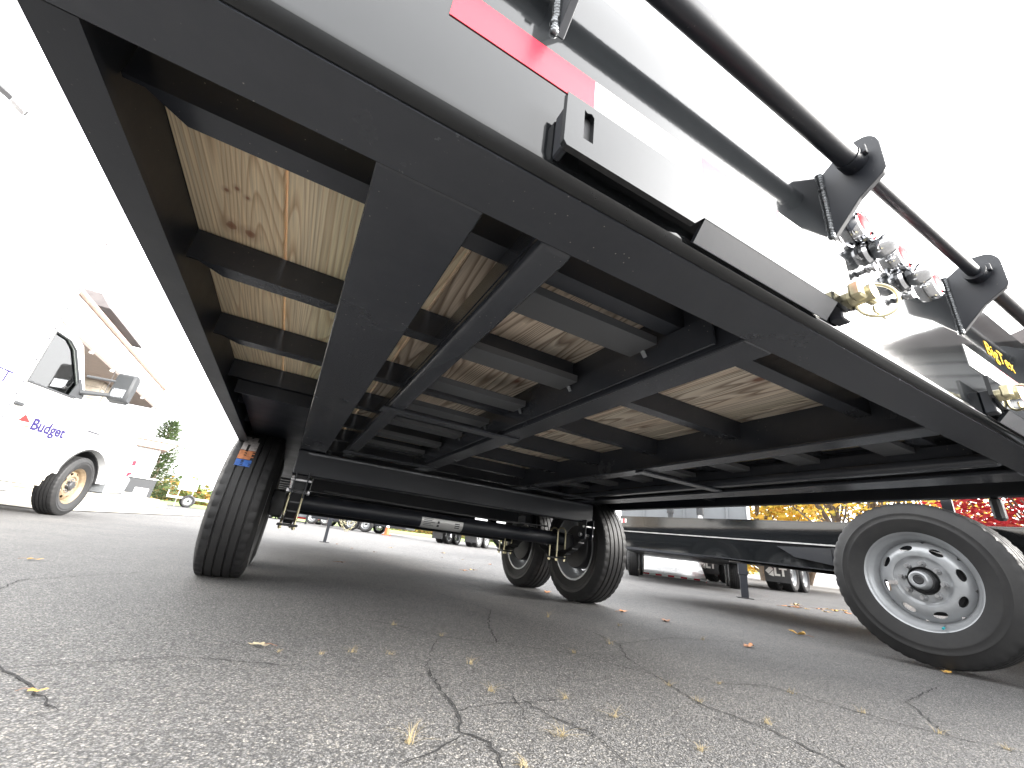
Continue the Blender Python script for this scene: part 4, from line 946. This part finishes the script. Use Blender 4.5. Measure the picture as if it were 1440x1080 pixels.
# ------------------------------------------------------------------ lamp
lx, ly = az(-37, 13); o = thing('lot_lamp', 'tall parking-lot lamp post with cobra head on a curved arm', 'street lamp', (lx, ly, G(lx, ly)), rad(37))
hz = .301 + .5929 * 13 - G(lx, ly)
MB().cyl((-1.6, .2, 0), (-1.6, .2, hz - .15), .09, .06, seg=14).build('pole', 'steel', o)
MB().tube([(-1.6, .2, hz - .16), (-1.2, .18, hz + .05), (-.6, .1, hz + .12), (.2, .0, hz + .08)], .028, seg=8).build('arm', 'steel', o)
MB().prism([(.12, hz + .12), (.42, hz + .14), (.76, hz - .10), (.74, hz - .17), (.42, hz - .03), (.12, hz + .03)], 'y', -.13, .13, .03).build('lamp_head', 'light_grey_plastic', o)
MB().prism([(.46, hz - .055), (.72, hz - .165), (.70, hz - .19), (.46, hz - .085)], 'y', -.10, .10, .008).build('lens', 'white_tape', o)

# ------------------------------------------------------------------ trees
def leaf_quads(m, c, r, n, size, rnd, flat=.8):
    for _ in range(n):
        u = Vector((rnd.gauss(0, 1), rnd.gauss(0, 1), rnd.gauss(0, 1))).normalized() * (r * rnd.random() ** .4); p = Vector(c) + Vector((u.x, u.y, u.z * flat))
        q = Vector((rnd.uniform(-1, 1), rnd.uniform(-1, 1), rnd.uniform(-.6, 1))).normalized().to_track_quat('Z', 'Y'); s_ = size * rnd.uniform(.6, 1.3)
        m.quad(*[p + q @ Vector((a * s_, b * s_ * .62, .12 * s_ * (a * a)))for a, b in ((-1, 0), (0, -1), (1, 0), (0, 1))])
def limb(m, a, b, r0, r1, rnd, n=4):
    a, b = Vector(a), Vector(b); P = [a]
    for i in range(1, n): P.append(a.lerp(b, i / n) + Vector((rnd.uniform(-1, 1), rnd.uniform(-1, 1), rnd.uniform(-.5, .5))) * (b - a).length * .06)
    P.append(b)
    for i in range(n): m.cyl(P[i], P[i + 1], r0 + (r1 - r0) * i / n, r0 + (r1 - r0) * (i + 1) / n, seg=8)
def broadleaf(a, d, h, spread, mat, label, seed, low=.28, dens=1.0, size=.10, name='maple_tree', clumps=26):
    x, y = az(a, d); rnd = random.Random(seed); t = thing(name, label, 'tree', (x, y, G(x, y) - .02), rnd.uniform(0, 6))
    tm = MB(); lean = Vector((rnd.uniform(-.3, .3), rnd.uniform(-.3, .3), h * .45)); limb(tm, (0, 0, 0), lean, .045 * h / 1.5 * .62, .02 * h * .6, rnd, 5)
    lm = MB(); tips = []
    for k in range(clumps):
        an = 2 * PI * k * .382 + rnd.uniform(-.3, .3); zz = h * (low + (1 - low) * (k + .5) / clumps); prof_ = math.sin(PI * min(1, max(.12, (zz / h - low) / (1 - low) * .85 + .12))) ** .6
        rr = spread * prof_ * rnd.uniform(.45, 1.0); tip = Vector((rr * math.cos(an), rr * math.sin(an), zz)); tips.append(tip)
        b0 = lean * min(1, (low * .7 + .55 * (k / clumps))); limb(lm, b0, tip, .011 * h * .5, .012, rnd, 4)
        leaf_quads(lm_leaf := MB() if k == 0 else lm_leaf, tip, spread * rnd.uniform(.22, .36), int(150 * dens), size, rnd)
        leaf_quads(lm_leaf, b0.lerp(tip, .7), spread * .22, int(45 * dens), size, rnd)
    tr_ = tm.build('trunk', 'bark', t); lm.build('branches', 'bark', tr_); lm_leaf.build('crown', mat, t, smooth=0)
    return t
broadleaf(57.5, 27, 8.5, 3.0, 'yellow_leaf', 'bushy golden-yellow autumn tree beside the grey dump trailer', 3, low=.10, dens=1.3, size=.13)
broadleaf(61.5, 30, 9.0, 2.3, 'yellow_leaf', 'yellow tree with orange patches between golden bush and bare trunks', 4, low=.15, dens=.8, size=.13)
broadleaf(64.6, 24, 9.5, 3.4, 'yellow_leaf', 'thinly leaved yellow tree with a forked leaning trunk', 12, low=.36, dens=.22, size=.11)
broadleaf(68.3, 25, 9.0, 3.2, 'yellow_leaf', 'sparse yellow-green tree just above the silver wheel', 8, low=.30, dens=.35, size=.11)
broadleaf(72.5, 28, 9.0, 3.2, 'yellow_leaf', 'dense yellow tree beside the crimson maple branches', 15, low=.2, dens=.8, size=.12)
broadleaf(79.3, 19, 6.5, 2.9, 'red_leaf', 'crimson maple tree in full autumn colour', 21, low=.12, dens=2.2, size=.085)
broadleaf(85.0, 22, 6.5, 3.0, 'red_leaf', 'deep red maple tree beside the dark shed', 22, low=.15, dens=1.0, size=.09)
def conifer(a, d, h, r, label, seed):
    x, y = az(a, d); rnd = random.Random(seed); t = thing('spruce_tree', label, 'tree', (x, y, G(x, y) - .02)); tk = MB(); limb(tk, (0, 0, 0), (rnd.uniform(-.1, .1), 0, h), .13, .015, rnd, 5)
    cr = MB(); br_ = MB()
    for k in range(190):
        f_ = (k + rnd.random()) / 190; z = h * (.05 + .93 * f_); L = r * (1 - f_) ** .62 * rnd.uniform(.6, 1.05) + .12; an = k * 2.399; d_ = Vector((math.cos(an), math.sin(an), .12 + .5 * f_)); tip = Vector((0, 0, z)) + d_ * L
        br_.cyl((0, 0, z), tip, .018, .005, seg=5)
        for q in range(int(14 + 24 * L / r)):
            u = rnd.uniform(.25, 1.05); p = Vector((0, 0, z)).lerp(tip, u) + Vector((rnd.gauss(0, .09), rnd.gauss(0, .09), rnd.gauss(0, .07))); dd = (d_ + Vector((rnd.uniform(-.7, .7), rnd.uniform(-.7, .7), rnd.uniform(-.3, .6)))).normalized(); sd_ = dd.cross(Vector((rnd.random(), rnd.random(), 1))).normalized() * .035; l_ = rnd.uniform(.12, .24)
            cr.quad(p - sd_, p + dd * l_ - sd_ * .3, p + dd * l_ + sd_ * .3, p + sd_)
    tko = tk.build('trunk', 'bark', t); br_.build('branches', 'bark', tko); cr.build('crown', 'green_needle', t, smooth=0)
conifer(-13.2, 36, 5.3, 1.75, 'dark green spruce tree beside the kiosk', 2)
# far tree line and hill
def tree_line():
    rnd = random.Random(9); m = MB()
    for k in range(150):
        a = rnd.uniform(-30, 48); d = rnd.uniform(75, 120); x, y = az(a, d); h = rnd.uniform(1.6, 3.6) * (1.25 if -7 < a < -3 else 1); leaf_quads(m, (x, y, G(x, y) + h * .55), h * .9, 150, .38, rnd, .75)
    o = m.build('far_tree_line', 'far_leaf', smooth=0); struct(o, 'stuff')
tree_line()
def hill():
    bm = bmesh.new(); rows = []; rnd = random.Random(4)
    for j, (d, z) in enumerate([(130, .6), (170, 5), (230, 9), (300, 11), (380, 9)]):
        rows.append([bm.verts.new((*az(a, d), z * (.6 + .4 * math.sin(a * .09 + 1.3) + rnd.uniform(-.06, .06)) if j else .5)) for a in range(-60, 61, 3)])
    for A, B in zip(rows[:-1], rows[1:]):
        for i in range(len(A) - 1): bm.faces.new((A[i], A[i + 1], B[i + 1], B[i]))
    me = D.meshes.new('hill'); bm.to_mesh(me); bm.free(); me.materials.append(MATS['hill_green']); o = D.objects.new('hill', me); COL.objects.link(o)
    for f in me.polygons: f.use_smooth = True
    struct(o)
hill()
# lawn strip at the far edge of the lot
bm = bmesh.new(); L0 = [bm.verts.new((*az(a, 38.5), G(*az(a, 38.5)) + .02)) for a in range(-14, 30, 2)]; L1 = [bm.verts.new((*az(a, 70), G(*az(a, 70)) + .25)) for a in range(-14, 30, 2)]
for i in range(len(L0) - 1): bm.faces.new((L0[i], L0[i + 1], L1[i + 1], L1[i]))
me = D.meshes.new('lawn'); bm.to_mesh(me); bm.free(); me.materials.append(MATS['grass_soil']); o = D.objects.new('lawn', me); COL.objects.link(o); struct(o)

# ------------------------------------------------------------------ fallen leaves and dry tufts
def fallen_leaf(x, y, size, mat, label, rot, seed, lobes=5, curl=.35):
    rnd = random.Random(seed); m = MB(); n = 40; ring = []; g_ = G(x, y)
    for i in range(n):
        a = 2 * PI * i / n; r = size * (.55 + .45 * abs(math.cos(lobes * a / 2)) ** 1.5) * rnd.uniform(.9, 1.05) * (1.25 if abs(a - PI) > 2.3 else .9)
        ring.append((r * math.cos(a), r * .62 * math.sin(a)))
    def zz(u, v): return .003 + curl * abs(v) * abs(v) / size * 1.6 + curl * .25 * u * u / size + size * .05 * math.sin(u / size * 5 + seed)
    c = m.bm.verts.new((0, 0, zz(0, 0) + .001)); mid = [m.bm.verts.new((u * .5, v * .5, zz(u * .5, v * .5) + rnd.uniform(0, .03) * size)) for u, v in ring]; out = [m.bm.verts.new((u, v, zz(u, v))) for u, v in ring]
    for i in range(n):
        j = (i + 1) % n; m.bm.faces.new((c, mid[i], mid[j])); m.bm.faces.new((mid[i], out[i], out[j], mid[j]))
    t = thing('fallen_leaf', label, 'leaf', (x, y, g_ + .002), rot)
    m.build('blade', mat, t, smooth=60)
    s_ = MB(); s_.tube([(-size * .3, 0, .006), (-size * .9, .05 * size, .008), (-size * 1.6, .12 * size, .004)], size * .022, seg=5); s_.build('stem', 'dry_leaf_brown' , t)
    return t
fallen_leaf(-.944, .993, .026, 'dry_leaf_tan', 'pale tan oak leaf lying alone on bare asphalt', 2.9, 1, 7)
fallen_leaf(1.157, 1.097, .045, 'dry_leaf_orange', 'orange-brown curled leaf on the asphalt in front of the silver wheel', .4, 2, 5)
fallen_leaf(1.93, .645, .035, 'dry_leaf_yellow', 'yellow-orange leaf touching the silver wheel tyre', .2, 3, 3)
fallen_leaf(2.2, 1.45, .05, 'dry_leaf_yellow', 'yellow leaf standing on edge behind the silver wheel', 1.9, 4, 3, .9)
fallen_leaf(1.20, 2.02, .05, 'dry_leaf_orange', 'red-brown leaf at the foot of the inner tyre', .3, 5, 5)
fallen_leaf(1.28, 1.72, .05, 'dry_leaf_brown', 'brown leaf lying a little away from the inner tyre', 1.0, 6, 5)
fallen_leaf(1.18, 2.92, .06, 'dry_leaf_orange', 'rust leaf at the foot of the farther tyre', .8, 7, 5)
fallen_leaf(-1.965, 2.56, .03, 'dry_leaf_yellow', 'small straw-coloured leaf on the open asphalt before the ribbed tyre', .5, 8, 3)
fallen_leaf(-1.258, .677, .014, 'dry_leaf_yellow', 'tiny yellow leaf scrap near a crack on the open asphalt', .2, 9, 3)
rs = random.Random(31)
for i in range(12):
    x, y = rs.uniform(-.4, 2.6), rs.uniform(3.6, 9.5); fallen_leaf(x, y, rs.uniform(.035, .06), rs.choice(['dry_leaf_orange', 'dry_leaf_yellow', 'dry_leaf_brown']), 'small dry leaf scattered on the lot under the trailer deck', rs.uniform(0, 6), 40 + i)['group'] = 'scattered leaves under the trailer'
for i in range(26):
    a, d = rs.uniform(58, 69), rs.uniform(7.0, 8.2); x, y = az(a, d); fallen_leaf(x, y, rs.uniform(.05, .08), rs.choice(['dry_leaf_orange', 'dry_leaf_yellow', 'dry_leaf_tan']), 'dry leaf in the drift of leaves behind the silver wheel', rs.uniform(0, 6), 80 + i)['group'] = 'drift of leaves behind the silver wheel'
def tuft(x, y, n, h, spread, label, seed, group=None):
    rnd = random.Random(seed); m = MB()
    for k in range(n):
        a = rnd.uniform(0, 2 * PI); L = h * rnd.uniform(.5, 1.15); o_ = Vector((rnd.gauss(0, .004), rnd.gauss(0, .004), 0)); d_ = Vector((math.cos(a), math.sin(a), 0)) * spread * rnd.uniform(.3, 1); w_ = .0005 + .0003 * rnd.random(); nrm = Vector((-math.sin(a), math.cos(a), 0)) * w_
        prev = None
        for i in range(5):
            t_ = i / 4; p = o_ + d_ * t_ * t_ + Vector((0, 0, L * (t_ - .35 * t_ * t_))); q = nrm * (1 - .8 * t_); A, B = m.bm.verts.new(p - q), m.bm.verts.new(p + q)
            if prev: m.bm.faces.new((prev[0], A, B, prev[1]))
            prev = (A, B)
    o = m.build('dry_grass_tuft', 'straw', smooth=0); o.location = (x, y, G(x, y) - .001); return tag(o, label, 'grass tuft', group)
tuft(-.71, .405, 26, .035, .05, 'dry straw tuft with one long blade growing from a dark crack', 1)
tuft(-.431, .383, 26, .02, .05, 'flattened straw tuft lying over a crack end', 2)
for i, (x, y, h) in enumerate([(-.25, .446, .03), (.373, 1.671, .045), (-.42, .835, .022), (.122, .352, .018), (-.19, .281, .015), (.715, 1.514, .035), (-.46, .62, .025), (-.62, .93, .016), (-.72, .95, .022), (-.80, .93, .012), (-.9, .95, .012), (.07, .50, .016), (.10, .62, .02), (.31, .62, .014), (.50, .52, .02), (.55, .36, .018), (.60, .22, .02), (.66, .12, .016), (-.52, 1.33, .02), (-.39, 1.17, .02), (.02, .96, .02), (.3, 1.1, .03), (1.0, 1.23, .03), (-.30, .56, .02), (-.56, .30, .015)]):
    tuft(x, y, 18, h, h * 1.9, 'small dry straw tuft sprouting along a pavement crack', 10 + i, 'dry tufts along the cracks')
